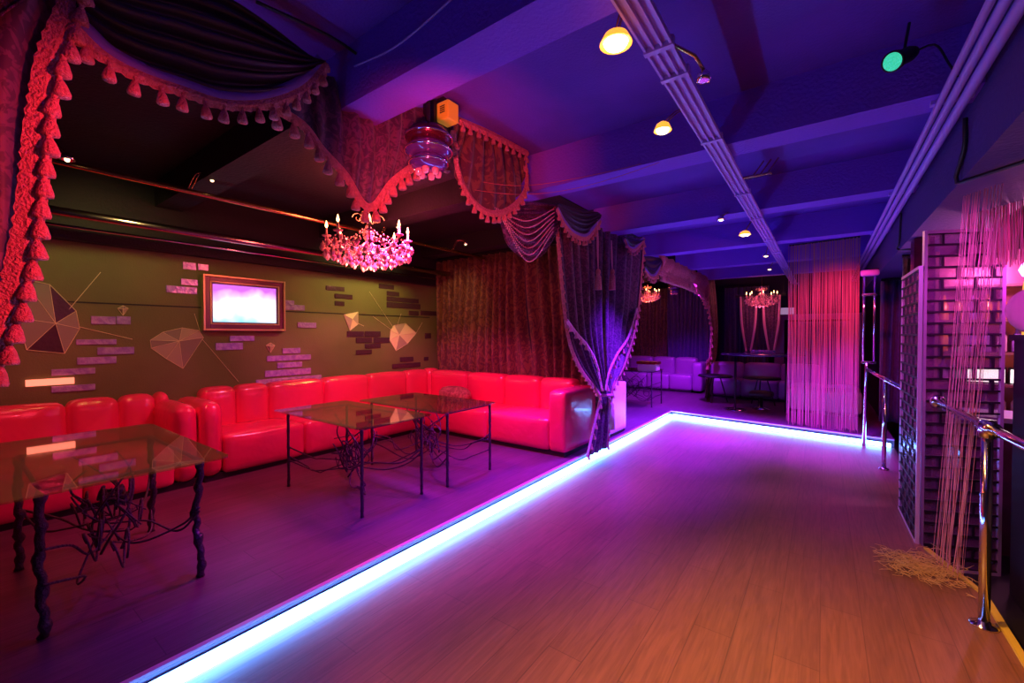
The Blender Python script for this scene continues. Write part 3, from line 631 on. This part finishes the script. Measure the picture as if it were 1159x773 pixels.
# ================================================================ TABLES
def glass_table(label, x0, x1, y0, y1, gx0, gx1, gy0, gy1, organic, seed, group='glass topped iron tables', nb=3):
    rnd = random.Random(seed); zt = .75
    c = Vector(((x0+x1)/2, (y0+y1)/2, PH)); t = thing('glass_table', label, 'table', c, 0, group)
    hx, hy = (x1-x0)/2, (y1-y0)/2
    mb = MB(); gx0 -= c.x; gx1 -= c.x; gy0 -= c.y; gy1 -= c.y
    ch = .05; R = [(gx0+ch, gy0), (gx1-ch, gy0), (gx1-.015, gy0+.015), (gx1, gy0+ch), (gx1, gy1-ch), (gx1-.015, gy1-.015), (gx1-ch, gy1), (gx0+ch, gy1), (gx0+.015, gy1-.015), (gx0, gy1-ch), (gx0, gy0+ch), (gx0+.015, gy0+.015)]
    n = len(R); mb.add([(x, y, zt-.01) for x, y in R]+[(x, y, zt) for x, y in R], [tuple(range(n-1, -1, -1)), tuple(range(n, 2*n))]+[(i, (i+1) % n, n+(i+1) % n, n+i) for i in range(n)])
    mb.build('glass_top', M['glass'], t)
    fz = zt-.024
    fr = MB()
    for (a, b) in (((-hx, -hy), (hx, -hy)), ((hx, -hy), (hx, hy)), ((hx, hy), (-hx, hy)), ((-hx, hy), (-hx, -hy))):
        fr.tube([(a[0], a[1], fz), (b[0], b[1], fz)], .011, 8)
    fr.build('frame', M['iron'], t, smooth=True)
    legs = [(-hx, -hy), (hx, -hy), (hx, hy), (-hx, hy)]
    for lx, ly in legs:
        pts = []; rs = []; N = 18
        for k in range(N+1):
            z = fz*(1-k/N); wob = .020 if organic else .004
            s = math.copysign(1, lx)
            bow = (.045*math.sin(math.pi*k/N*1.1)-.02*math.sin(3*math.pi*k/N)) if organic else 0
            pts.append((lx - s*bow + rnd.uniform(-wob, wob)*.4, ly + rnd.uniform(-wob, wob)*.4, z))
            rs.append((.019 if organic else .013)*(1+(.35 if k % 4 == 0 else 0)*(1 if organic else .5)))
        pts[-1] = (lx, ly, .0); rs[-1] *= 1.3
        MB().tube(smooth_curve(pts, 40), [rs[min(N, int(i*N/39))] for i in range(40)], 8).build('leg', M['iron'], t, smooth=True)
    # branches sweeping from the legs to a tangled centre
    cz = .26
    for li, (lx, ly) in enumerate(legs):
        for b in range(nb):
            z0 = rnd.choice([.22, .30, .38, .46])+rnd.uniform(-.04, .04)
            e = Vector((lx*-.12+rnd.uniform(-.1, .1), ly*-.12+rnd.uniform(-.1, .1), cz+rnd.uniform(-.06, .16)))
            p = [Vector((lx, ly, z0)), Vector((lx*.75+rnd.uniform(-.06, .06), ly*.7+rnd.uniform(-.08, .08), z0-.10+rnd.uniform(-.04, .06))),
                 Vector((lx*.38+rnd.uniform(-.06, .06), ly*.45+rnd.uniform(-.10, .10), z0-.16+rnd.uniform(-.04, .08))), e,
                 e+Vector((rnd.uniform(-.12, .12), rnd.uniform(-.12, .12), rnd.uniform(.02, .2))), e+Vector((rnd.uniform(-.2, .2), rnd.uniform(-.14, .14), rnd.uniform(-.1, .15)))]
            p = [Vector((q.x, q.y, max(.03, q.z))) for q in p]
            MB().tube(smooth_curve(p, 34), [.0075*(1-.5*i/33) for i in range(34)], 6).build('branch', M['iron'], t, smooth=True)
    for b in range(4):
        a = b*1.6+rnd.random(); r0 = rnd.uniform(.05, .11)
        p = [Vector((r0*math.cos(a+k*.55)*(1+k*.3), r0*math.sin(a+k*.55)*(1+k*.2), min(fz, .16+k*.095))) for k in range(7)]
        p = [Vector((max(-hx, min(hx, q.x*1.3)), max(-hy, min(hy, q.y)), q.z)) for q in p]
        MB().tube(smooth_curve(p, 34), [.008*(1-.4*i/33) for i in range(34)], 6).build('branch', M['iron'], t, smooth=True)
    for b in range(7 if organic else 4):   # curled tendrils
        cx, cy, z = rnd.uniform(-hx*.6, hx*.6), rnd.uniform(-hy*.5, hy*.5), rnd.uniform(.2, .5); R_ = rnd.uniform(.08, .15)
        MB().tube([Vector((cx+R_*(1-k/30*.6)*math.cos(k*.33), cy+.04*math.sin(k*.2), z+R_*(1-k/30*.6)*math.sin(k*.33))) for k in range(30)], .006, 6).build('tendril', M['iron'], t, smooth=True)
    if organic:          # metal rose in the middle of the tangle
        fl = MB()
        for k in range(11):
            a = k*2.4; r = .02+.011*k
            fl.tube([Vector((r*math.cos(a+q*.28)-.1, r*math.sin(a+q*.28)*.6+.05, .46+.004*k*math.sin(q*.8)+.012*k*(q/9-.5))) for q in range(10)], .011, 6)
        fl.build('rose', M['iron'], t, smooth=True)
    return t
glass_table('nearest glass table with thick branch like iron legs, on the left', -4.12, -3.11, .30, .96, -4.6, -2.95, -.05, 1.08, True, 5, nb=2)
glass_table('glass table with slim straight iron legs, nearer of the pair by corner sofa', -4.26, -3.04, 2.06, 2.70, -4.42, -2.96, 1.98, 2.78, False, 8)
glass_table('glass table with slim straight iron legs, farther of the pair by corner sofa', -4.2, -2.98, 2.98, 3.64, -4.3, -2.92, 2.86, 3.70, False, 12)
glass_table('far glass table in the second alcove with a pale box on it', -3.9, -2.85, 8.75, 9.4, -4.0, -2.8, 8.68, 9.46, False, 15)
t = thing('box', 'pale box with tan lid standing in for a bright reflection on the far glass table', 'box', (-2.98, 8.95, PH+.75))  # solid box in place of a bright reflection on the glass top
MB().puff((-.2, -.12, 0), (.2, .12, .13), .01, 0, 6).build('body', M['white'], t); MB().puff((-.22, -.14, .13), (.22, .14, .19), .01, 0, 6).build('lid', M['brass'], t)
# small furry cushion in the sofa corner
cu = PZ(513, 441, .62); m = MB().puff((-.28, -.10, 0), (.28, .14, .2), .09, .03)
tag(m.build('cushion', mat('beige_fleece', (.65, .35, .25), .95, bump=1, bscale=80, var=(.35, .15, .12), vscale=25), smooth=True, loc=(-4.75, 4.9, PH+.45)), 'beige patterned fleece cushion lying on the corner sofa seat', 'cushion')
# bar table beyond the step
t = thing('bar_table', 'tall round pedestal bar table with chrome disc foot beyond the far step', 'table', (-1.42, 9.5, PH))
MB().lathe([(.001, .012), (.2, .012), (.21, .004), (.21, 0), (.001, 0)], n=32).build('foot', M['chrome'], t, smooth=True)
MB().tube([(0, 0, .01), (0, 0, 1.10)], .022, 12).build('pole', M['black'], t, smooth=True)
MB().lathe([(.001, 1.10), (.70, 1.10), (.72, 1.115), (.70, 1.13), (.001, 1.13)], (.45, .1, 0), n=40).build('top', mat('black_gloss', (.05, .03, .12), .08, spec=.8), t, smooth=True)
MB().tube([(.85, .2, .0), (.85, .2, 1.10)], .022, 12).build('pole', M['black'], t, smooth=True)
for (x, y, lab) in ((-1.95, 10.35, 'left low round black table before the far sofa'), (-1.05, 10.4, 'right low round black table before the far sofa')):
    t = thing('low_table', lab, 'table', (x, y, PH))
    MB().lathe([(.001, .56), (.34, .56), (.36, .57), (.34, .60), (.001, .60)], n=32).build('top', M['black'], t, smooth=True)
    for k in range(3):
        a = k*2.09+.4; MB().tube([(.1*math.cos(a), .1*math.sin(a), .56), (.26*math.cos(a), .26*math.sin(a), 0)], .012, 8).build('leg', M['black'], t)
t = thing('fish_bowl', 'small glittering teal box on the bar table', 'ornament', (-.95, 9.6, PH+1.13))
MB().puff((-.2, -.06, 0), (.2, .06, .07), .015, 0, 6).build('body', mat('teal_glitter', (.1, .35, .45), .15, .5, bump=1, bscale=60, var=(.5, .2, .6), vscale=30), t)
for i, (dx, dy) in enumerate(((0, 0), (.16, .05), (.08, .14), (-.1, .1))):
    pass
t = thing('chrome_stool', 'shiny chrome based low stool in front of the far violet sofa', 'stool', (-1.0, 9.85, PH))
MB().lathe([(.001, 0), (.16, 0), (.17, .02), (.04, .05), (.03, .26), (.001, .26)], n=24).build('base', M['chrome'], t, smooth=True)
MB().puff((-.2, -.2, .26), (.2, .2, .36), .04, .02, 8).build('seat', M['black'], t, smooth=True)
# poker side: violet small glass objects behind strings
# ================================================================ CHANDELIERS
CR = None
def chandelier(label, c, R, power, color, n_arm=8, bulbs=None):
    global CR
    t = thing('chandelier', label, 'chandelier', c, 0, 'crystal chandeliers')
    k = R/.44
    MB().tube([(0, 0, .30*k), (0, 0, ZC-c.z-.03)], .006, 6).build('chain', M['brass'], t)
    MB().lathe([(.001, .0), (.06, -.0), (.05, -.03), (.001, -.03)], (0, 0, ZC-c.z-.005), 16).build('ceiling_rose', M['brass'], t, smooth=True)
    MB().lathe([(.001, .38*k), (.02*k, .36*k), (.012*k, .32*k), (.03*k, .28*k), (.014*k, .22*k), (.045*k, .14*k), (.06*k, .09*k), (.03*k, .03*k), (.07*k, -.02*k), (.02*k, -.08*k), (.001, -.1*k)], n=18).build('stem', M['crystal2'], t, smooth=True)
    fl = MB().lathe([(.001, .0), (.011*k, .012*k), (.014*k, .026*k), (.007*k, .052*k), (.001, .075*k)], n=10)
    flo = None; cdl = None
    for i in range(n_arm):
        a = 2*math.pi*i/n_arm+.2; ca, sa = math.cos(a), math.sin(a)
        pts = [(r*ca*k, r*sa*k, z*k) for r, z in ((.03, .02), (.12, -.05), (.24, -.06), (.34, -.01), (.39, .05))]
        MB().tube(smooth_curve(pts, 18), .009*k, 6).build('arm', M['crystal2'], t, smooth=True)
        cdl = MB().lathe([(.001, 0), (.04*k, .006), (.045*k, .016*k), (.012*k, .018*k), (.011*k, .085*k), (.001, .085*k)], (.39*ca*k, .39*sa*k, .05*k), 12).build('candle', M['trimpale'], t, smooth=True)
        if flo is None: flo = fl.build('bulb', M['flame'], cdl, smooth=True, loc=(.39*ca*k, .39*sa*k, .135*k))
        else: share(flo, cdl, (.39*ca*k, .39*sa*k, .135*k))
    for i in range(6):      # scrolls on top
        a = 2*math.pi*i/6; ca, sa = math.cos(a), math.sin(a); pts = []
        for q in range(24):
            th = q*.30; rr = .055*(1-q/30)
            pts.append(((.10+rr*math.cos(th))*ca*k, (.10+rr*math.cos(th))*sa*k, (.26+rr*math.sin(th))*k))
        MB().tube(pts, .005*k, 6).build('scroll', M['gold'], t, smooth=True)
    for i in range(n_arm):  # bead garlands
        a0 = 2*math.pi*i/n_arm+.2; a1 = a0+2*math.pi/n_arm; mb = MB()
        for q in range(13):
            f = q/12; a = a0+(a1-a0)*f; r = .40*k; z = (.04-.09*math.sin(math.pi*f))*k
            mb.lathe([(.001, .010*k), (.010*k, 0), (.001, -.010*k)], (r*math.cos(a), r*math.sin(a), z), 6)
        for q in range(9):
            f = q/8; r = (.08+.31*f)*k; mb.lathe([(.001, .010*k), (.010*k, 0), (.001, -.010*k)], (r*math.cos(a0), r*math.sin(a0), (.13-.09*f-.06*math.sin(math.pi*f))*k), 6)
        mb.build('garland', M['crystal2'], t, smooth=True)
    rows = ((.43, -.01, 24), (.40, -.075, 22), (.33, -.11, 18), (.25, -.14, 14), (.16, -.165, 9), (.06, -.18, 4))
    cn = 0
    for r, z, n in rows:
        for i in range(n):
            a = 2*math.pi*i/n + r*9; s = k*random.uniform(1.0, 1.45)
            if CR is None:
                m = MB().lathe([(.001, .0), (.006, -.004), (.005, -.012), (.018, -.028), (.021, -.040), (.012, -.056), (.001, -.066)], n=6)
                CR = m.build('crystal_drop', M['crystal2'], t, loc=(r*k*math.cos(a), r*k*math.sin(a), z*k)); CR.scale = (s,)*3
            else: share(CR, t, (r*k*math.cos(a), r*k*math.sin(a), z*k), (0, 0, a), s)
            cn += 1
    mb = MB()
    for i in range(260):    # dense small beads inside the basket
        a = random.random()*6.28; r = math.sqrt(random.random())*.40*k; z = (-.02-.10*(1-(r/(.42*k))**2)+random.uniform(-.03, .07))*k
        mb.lathe([(.001, .013*k), (.013*k, 0), (.001, -.013*k)], (r*math.cos(a), r*math.sin(a), z), 6)
    o = mb.build('bead_basket', M['crystal2'], t, smooth=True); o['kind'] = 'stuff'
    lamp('POINT', 'chandelier_light', (c.x, c.y, c.z+.2*k), power, color, .12*k)
    lamp('POINT', 'chandelier_light', (c.x, c.y, c.z-.32*k), power*.6, color, .10*k)
    return t
chandelier('large red lit crystal chandelier over the corner sofa tables', PX(417, 277, -3.9), .46, 38, (1, .16, .10))
chandelier('crystal chandelier glowing at left edge of the far alcove beside tied drape', PX(733, 334, -3.5), .30, 12, (1, .2, .08))
p = C0+ray(862, 338)*10.2
chandelier('crystal chandelier hanging in the far centre before the back wall', p, .36, 9, (1, .14, .25))

# ================================================================ TV WALL
a = PX(228, 310, XL+.02); b = PX(321, 319, XL+.02)
tz0, tz1, ty0, ty1 = 1.64, 2.20, a.y, b.y
a2 = PX(228, 374, XL+.02); tz0 = a2.z; tz1 = a.z
t = thing('television', 'lit television screen set in a gold and wine picture frame on the olive wall', 'television', (XL, (ty0+ty1)/2, tz0))
def frame_ring(y0, y1, z0, z1, wd, x0, x1, m, nm):
    mb = MB().box((x0, y0, z0), (x1, y0+wd, z1)).box((x0, y1-wd, z0), (x1, y1, z1)).box((x0, y0+wd, z0), (x1, y1-wd, z0+wd)).box((x0, y0+wd, z1-wd), (x1, y1-wd, z1))
    rel(t, mb); o = mb.build(nm, m, t); bv = o.modifiers.new('b', 'BEVEL'); bv.width = .004; bv.segments = 2
frame_ring(ty0, ty1, tz0, tz1, .022, XL, XL+.07, M['gold'], 'outer_frame')
frame_ring(ty0+.024, ty1-.024, tz0+.024, tz1-.024, .05, XL, XL+.05, M['mahog'], 'mount')
frame_ring(ty0+.073, ty1-.073, tz0+.073, tz1-.073, .014, XL, XL+.06, M['gold'], 'inner_frame')
frame_ring(ty0+.086, ty1-.086, tz0+.086, tz1-.086, .018, XL, XL+.045, M['mahog'], 'bezel')
sm, nt, bs = newmat('tv_picture'); L = nt.links.new
tc = nt.nodes.new('ShaderNodeTexCoord'); n = nt.nodes.new('ShaderNodeTexNoise'); n.inputs['Scale'].default_value = 4; L(tc.outputs['Object'], n.inputs['Vector'])
sx = nt.nodes.new('ShaderNodeSeparateXYZ'); L(tc.outputs['Object'], sx.inputs[0]); ad = nt.nodes.new('ShaderNodeMath'); ad.operation = 'MULTIPLY_ADD'; L(n.outputs[0], ad.inputs[0]); ad.inputs[1].default_value = .5
ml = nt.nodes.new('ShaderNodeMath'); ml.operation = 'MULTIPLY'; L(sx.outputs[2], ml.inputs[0]); ml.inputs[1].default_value = 1.4; L(ml.outputs[0], ad.inputs[2])
cr = nt.nodes.new('ShaderNodeValToRGB'); E = cr.color_ramp.elements; E[0].position = .34; E[0].color = (.06, .65, 1, 1); E[1].position = .95; E[1].color = (.55, .12, .75, 1)
e = cr.color_ramp.elements.new(.50); e.color = (.7, .8, 1, 1); e = cr.color_ramp.elements.new(.72); e.color = (1, .85, 1, 1)
L(ad.outputs[0], cr.inputs[0]); L(cr.outputs[0], bs.inputs['Emission Color']); bs.inputs['Emission Strength'].default_value = 1.5; bs.inputs['Base Color'].default_value = (0, 0, 0, 1)
rel(t, (m := MB().box((XL+.005, ty0+.10, tz0+.10), (XL+.025, ty1-.10, tz1-.10)))); m.build('screen', sm, t)

def tiles(label, rects, mt, n=None):    # rects: pixel boxes (x0,y0,x1,y1) at the wall; mirror bricks
    P0 = PX((rects[0][0]+rects[0][2])/2, (rects[0][1]+rects[0][3])/2, XL+.01)
    t = thing('mirror_tiles', label, 'wall tiles', P0, 0, 'mirror tile clusters on the wall')
    for (x0, y0, x1, y1) in rects:
        a = PX(x0, (y0+y1)/2, XL+.01); b = PX(x1, (y0+y1)/2, XL+.01); xm = (x0+x1)/2
        zc = PX(xm, (y0+y1)/2, XL+.01).z; h = PX(xm, y0, XL+.01).z-PX(xm, y1, XL+.01).z
        mb = MB().box((XL, a.y, zc-h/2), (XL+.012, b.y, zc+h/2)); rel(t, mb); o = mb.build('tile', M[mt], t)
        bv = o.modifiers.new('b', 'BEVEL'); bv.width = .003; bv.segments = 1
    return t
tiles('pair of violet lit mirror tiles left of the television frame', [(205, 316, 224, 323), (188, 324, 223, 332), (207, 297, 222, 305), (224, 299, 236, 306)], 'mirror')
tiles('short row of mirror tiles between the two left crystal murals', [(103, 358, 131, 367), (132, 358, 148, 367)], 'mirror')
tiles('stepped group of violet lit mirror tiles left of the faceted diamond mural', [(86, 384, 132, 390), (110, 393, 152, 401), (87, 404, 132, 412)], 'mirror')
tiles('low group of mirror tiles above the near left sofa, one glowing orange', [(58, 417, 108, 424), (58, 436, 108, 443)], 'mirror')
m = MB(); a = PX(29, 434, XL+.02); b = PX(84, 434, XL+.02)
tag(m.box((XL, a.y, a.z-.03), (XL+.03, b.y, a.z+.03)).build('wall_light', mat('orange_tube', (1, .5, .3), .3, emit=(1, .26, .16), estr=1.3)), 'glowing orange pink light bar low on the olive wall above near left sofa', 'wall light')
tiles('two violet lit mirror tiles right of the television', [(323, 340, 333, 346), (322, 345, 345, 351), (337, 365, 358, 371)], 'mirror')
tiles('violet lit mirror tiles just below the television', [(260, 380, 288, 386), (244, 388, 275, 396)], 'mirror')
tiles('stacked pyramid of blue lit mirror tiles right of the television', [(320, 394, 340, 400), (302, 402, 352, 408), (314, 410, 342, 416), (300, 418, 352, 425), (290, 427, 364, 433)], 'mirror')
tiles('two dark brick tiles upper middle of the olive wall', [(369, 324, 390, 329), (379, 333, 399, 338), (379, 341, 390, 346)], 'mirror_dark')
tiles('stepped dark brick tiles below the small crystal mural', [(393, 375, 412, 381), (413, 375, 431, 381), (403, 382, 421, 388), (423, 382, 441, 388), (413, 389, 431, 394), (403, 396, 421, 401)], 'mirror_dark')
tiles('dark brick tiles at the upper right end of the olive wall', [(429, 322, 446, 327), (438, 330, 452, 335), (438, 337, 474, 342), (438, 343, 476, 349), (463, 352, 474, 357), (476, 352, 494, 357)], 'mirror_dark')
tiles('small dark brick tiles low at the right end of olive wall', [(453, 404, 468, 409), (444, 411, 476, 416), (480, 404, 485, 408), (481, 377, 488, 383)], 'mirror_dark')

def mural(label, outline, inner, mts, edges=()):     # faceted crystal relief; outline px ring, inner px hub points
    hub = PX(*inner, XL+.03); pts = [PX(x, y, XL+.004) for x, y in outline]
    t = thing('crystal_mural', label, 'wall mural', hub, 0, 'crystal murals on the wall'); n = len(pts)
    for i in range(n):
        a, b = pts[i], pts[(i+1) % n]; mb = MB()
        base = [Vector((XL+.001, q.y, q.z)) for q in (a, b, hub)]
        mb.add([a, b, hub]+base, [(0, 1, 2), (3, 5, 4), (0, 3, 4, 1), (1, 4, 5, 2), (2, 5, 3, 0)]); rel(t, mb); mb.build('facet', M[mts[i % len(mts)]], t)
    mb = MB()
    for i in range(n):
        mb.tube([pts[i]+Vector((.005, 0, 0)), pts[(i+1) % n]+Vector((.005, 0, 0))], .003, 4); mb.tube([pts[i]+Vector((.005, 0, 0)), hub], .0025, 4)
    for p0, p1 in edges: mb.tube([PX(*p0, XL+.006), PX(*p1, XL+.006)], .003, 4)
    rel(t, mb); mb.build('outline', M['mural3'], t)
mural('large grey faceted crystal painted at far left beside the red tassels', [(26, 316), (56, 322), (86, 352), (90, 372), (73, 400), (30, 396), (20, 360)], (63, 366), ['mural2', 'mirror_dark', 'mural2'], (((68, 362), (114, 308)), ((90, 370), (150, 384))))
mural('round cut diamond mural below and left of the television', [(170, 385), (184, 376), (206, 371), (225, 374), (230, 382), (207, 417), (188, 406), (171, 394)], (203, 386), ['mural', 'mural2', 'mural'], (((229, 384), (270, 432)), ((226, 374), (220, 355))))
mural('small pale crystal mural left of the stepped dark bricks', [(389, 356), (405, 353), (405, 367), (396, 374)], (399, 361), ['mural3', 'mural'], (((405, 366), (412, 369)),))
mural('bright starburst crystal mural at the right end of the olive wall', [(442, 374), (446, 368), (459, 366), (471, 377), (461, 389), (448, 397), (441, 385)], (452, 379), ['mural3', 'mural', 'mural3'], (((446, 372), (418, 330)), ((444, 374), (422, 358)), ((449, 370), (454, 355)), ((471, 377), (478, 365))))
mural('tiny faded crystal mural above the stacked blue tiles', [(301, 391), (306, 388), (311, 391), (306, 399)], (306, 392), ['mural', 'mural2'])
mural('tiny faded crystal mural above the short row of tiles', [(133, 349), (139, 346), (145, 349), (139, 357)], (139, 350), ['mural', 'mural2'])

# ================================================================ RIGHT SIDE: mirrored brick screens, rail, poles
grout = mat('dark_grout', (.012, .005, .015), .6)
pinkg = mat('pink_lit_mirror_brick', (.62, .24, .52), .22, .55, var=(.38, .14, .42), vscale=5)  # pink base carries the pink reflections seen in the bricks
_n = pinkg.node_tree; _b = _n.nodes['Principled BSDF']; _b.inputs['Alpha'].default_value = .45
post_metal = mat('lilac_lit_chrome', (.80, .62, .82), .35, .6)  # chrome posts tinted lilac, bright reflections put into the base colour
def brick_screen(label, p, q, z0, z1, rows, bw):
    p, q = Vector((*p, z0)), Vector((*q, z0)); d = q-p; Ln = d.length; rz = math.atan2(d.y, d.x); z1 -= z0
    t = thing('brick_screen', label, 'screen', p, rz)
    MB().box((.02, -.006, .03), (Ln-.02, .006, z1-.02)).build('mirror_glass', pinkg, t)
    for x in (0, Ln): MB().obox((x, 0, 0), (x, 0, z1), .022, .022).build('post', post_metal, t)
    for z in (.012, z1-.012): MB().obox((0, 0, z), (Ln, 0, z), .03, .024).build('crossbar', post_metal, t)
    g = MB(); rh = (z1-.05)/rows
    for k in range(rows+1):
        z = .025+k*rh; g.box((.015, -.014, z-.007), (Ln-.015, .014, z+.007))
        if k < rows:
            x = bw*(.5 if k % 2 else 1.)
            while x < Ln-.03:
                g.box((x-.007, -.014, z), (x+.007, .014, z+rh)); x += bw
    g.build('brick_lattice', grout, t)
    return t
brick_screen('near mirrored brick screen with lilac lit chrome posts behind the pink strings', (.625, 4.53), (1.08, 4.74), -.2, 2.42, 30, .22)
brick_screen('farther mirrored brick screen seen edge on beside the walkway', (.59, 5.30), (.60, 4.50), 0, 2.15, 25, .20)
def R(y): return .70+(4.5-y)*.035
t = thing('handrail', 'chrome handrail on posts along the right edge of the walkway', 'handrail', (.75, 3.45, 0))
rel(t, (m := MB().tube([(R(4.30), 4.56, 1.11), (R(3.0), 3.0, 1.11), (R(1.6), 1.6, 1.11)], .024, 14))); m.build('rail', M['chrome'], t, smooth=True)
rel(t, (m := MB().tube([(.735, 3.44, 0), (.735, 3.44, 1.09)], .024, 14))); m.build('post', M['chrome'], t, smooth=True)
rel(t, (m := MB().lathe([(.06, 0), (.06, .008), (.03, .014), (.026, .03)], (.735, 3.44, 0), 20))); m.build('flange', M['chrome'], t, smooth=True)
rel(t, (m := MB().lathe([(.034, -.05), (.036, 0), (.034, .05)], (.735, 3.44, 1.10), 16))); m.build('joint', M['chrome'], t, smooth=True)
rel(t, (m := MB().tube([(R(3.5), 3.52, 1.11), (R(3.3), 3.36, 1.11)], .036, 14))); m.build('joint', M['chrome'], t, smooth=True)
rel(t, (m := MB().lathe([(.045, -.02), (.05, 0), (.03, .02)], (R(4.30), 4.54, 1.11), 16, (0, 1, 0)))); m.build('joint', M['chrome'], t, smooth=True)
t = thing('handrail', 'far chrome handrail from the double pole to the brick screen', 'handrail', (.6, 7, 0))
rel(t, (m := MB().tube([(.525, 8.05, 1.12), (.56, 7.5, 1.10), (.65, 5.34, 1.09)], .024, 12))); m.build('rail', M['chrome'], t, smooth=True)
rel(t, (m := MB().tube([(.60, 6.75, 0), (.60, 6.75, 1.08)], .022, 12))); m.build('post', M['chrome'], t, smooth=True)
rel(t, (m := MB().lathe([(.05, 0), (.05, .01), (.024, .02)], (.60, 6.75, 0), 16))); m.build('flange', M['chrome'], t, smooth=True)
t = thing('dance_pole', 'tall double chrome pole with lit cap at the end of far step', 'pole', (.53, 8.02, 0))
MB().tube([(-.04, 0, 0), (-.02, 0, 1.1), (-.02, 0, 1.22)], .022, 12).build('post', M['chrome'], t, smooth=True)
for x in (-.06, .06): MB().tube([(x, 0, 1.22), (x, 0, 2.48)], .016, 12).build('tube', M['chrome'], t, smooth=True)
for z in (1.22, 2.2): MB().puff((-.085, -.02, z-.02), (.085, .02, z+.02), .01, 0, 5).build('clamp', M['chrome'], t)
MB().puff((-.11, -.05, 2.47), (.11, .05, 2.56), .03, 0, 6).build('cap', M['tray'], t, smooth=True)
MB().tube([(0, 0, 2.55), (.1, 0, 2.56)], .02, 8).build('bracket', M['black'], t)

# wall stub and dark curtain behind screens
t = curtain('dark red curtain strip between the chrome pole and the brick screen', .72, 1.0, 6.6, .1, 2.5, 'drape_red', 4, seed=41)
curtain('black curtain behind the chrome pole', .75, 1.6, 9.2, .2, 2.5, 'navy', 8, seed=42)
tag(MB().box((.69, 5.55, .0), (.83, 5.75, 2.54)).build('column', M['red_metal']), 'narrow dark wine column behind the far brick screen', 'column')
# black bar cabinet with pink cushion
t = thing('cabinet', 'tall black cabinet at the right edge behind the handrail', 'cabinet', (1.45, 4.2, -.2))
MB().box((-.38, -.4, 0), (.4, .25, 1.78)).build('body', M['black'], t)
MB().box((-.40, -.43, 1.78), (.42, .27, 1.82)).build('top', M['black'], t)
t = thing('round_cushion', 'round dusty pink padded cushion standing on the black cabinet', 'cushion', (1.16, 4.33, 1.62))
MB().lathe([(.001, -.06), (.12, -.06), (.155, -.04), (.165, 0), (.155, .04), (.12, .06), (.001, .055)], (0, 0, .165), 30, (-.5, -.85, .1)).build('pad', mat('dusty_pink_velvet', (.62, .25, .38), .8), t, smooth=True)
t = thing('yellow_tray', 'yellow lit panel with wire handles behind the pink cushion', 'panel', (1.62, 5.0, .94+.18))
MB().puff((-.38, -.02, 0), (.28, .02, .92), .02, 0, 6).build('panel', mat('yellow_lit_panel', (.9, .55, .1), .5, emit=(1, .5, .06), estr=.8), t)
for k in range(3): MB().tube([(-.32+.05*k, -.03, .66), (-.32+.05*k, -.035, .84), (-.29+.05*k, -.035, .88), (-.27+.05*k, -.03, .66)], .005, 6).build('wire', M['brass'], t)
t = thing('purple_light', 'glowing magenta lamp at the right edge above the cushion', 'lamp', (1.30, 5.05, 2.13))
MB().lathe([(.001, -.07), (.05, -.05), (.07, 0), (.05, .05), (.001, .07)], n=20).build('globe', mat('magenta_globe', (1, .3, 1), .4, emit=(1, .22, 1), estr=8), t, smooth=True)
MB().tube([(0, 0, .06), (0, 0, .95)], .01, 8).build('stem', M['black'], t)
# back bar shelf seen through the brick screen
SH = 6.3
t = thing('bar_shelf', 'back bar shelving seen through the brick screen', 'shelf', (1.5, SH, -.2))
for x in (-.55, .75): MB().box((x, -.02, 0), (x+.03, .3, 2.7)).build('side_panel', M['mahog'], t)
for z in (.5, .95, 1.3, 1.62, 1.95, 2.3): MB().box((-.52, -.02, z), (.75, .3, z+.025)).build('shelf', M['mahog'], t)
MB().box((-.55, .3, 0), (.78, .32, 2.7)).build('back_panel', mat('pink_back', (.5, .15, .35), .3, .5), t)
bp = MB().lathe([(.001, 0), (.036, 0), (.038, .01), (.038, .16), (.014, .20), (.013, .26), (.001, .262)], n=12)
bms = [mat('pale_bottle', (.8, .5, .7), .1, .2), mat('amber_bottle', (.8, .35, .1), .1, .2), mat('green_bottle', (.1, .5, .25), .1, .2), mat('violet_bottle', (.4, .2, .8), .1, .2)]
protos = []
names = ['pale pink', 'amber', 'green', 'violet']; rows = ['lowest', 'second', 'third', 'fourth', 'fifth', 'top']
for r_, z in enumerate((.95, 1.3, 1.62, 1.95)):
    for k in range(11):
        ci = random.randrange(4)
        if r_ == 1 and 2 <= k <= 6: continue
        o = bp.build('bottle', bms[ci], smooth=True) if k == 0 and r_ == 0 else bpy.data.objects.new('bottle', protos[0].data.copy())
        if not protos: protos.append(o)
        else: COL.objects.link(o); o.data.materials[0] = bms[ci]
        o.location = (1.04+.105*k, SH+.12, z-.2+.026)
        tag(o, '%s bottle standing in the %s row of the back bar shelf' % (names[ci], ['lowest bottle', 'second bottle', 'third bottle', 'highest bottle'][r_]), 'bottle', 'bottles on the bar shelf')
for x0, w_, z0, h_, lab in ((1.22, .26, 1.13, .14, 'larger white lit screen on the bar shelf behind brick screen'), (1.52, .13, 1.13, .14, 'smaller white lit screen on the bar shelf behind brick screen')):
    t = thing('monitor', lab, 'monitor', (x0+w_/2, SH+.1, z0))
    MB().box((-w_/2-.01, 0, -.004), (w_/2+.01, .03, h_+.02)).build('case', M['black'], t)
    MB().box((-w_/2, -.006, .006), (w_/2, .001, h_)).build('screen', mat('white_screen', (1, 1, 1), .5, emit=(1, .8, .85), estr=3), t)
t = thing('bar_counter', 'dark bar counter with violet lit top behind the brick screens', 'counter', (1.5, 5.4, -.2))
MB().box((-.55, -.2, 0), (.9, .25, 1.1)).build('body', M['mahog'], t); MB().box((-.58, -.25, 1.1), (.93, .3, 1.14)).build('worktop', M['tray'], t)
lamp('POINT', 'bar_light', (1.5, 5.75, 2.3), 70, (1, .25, .55), .1)
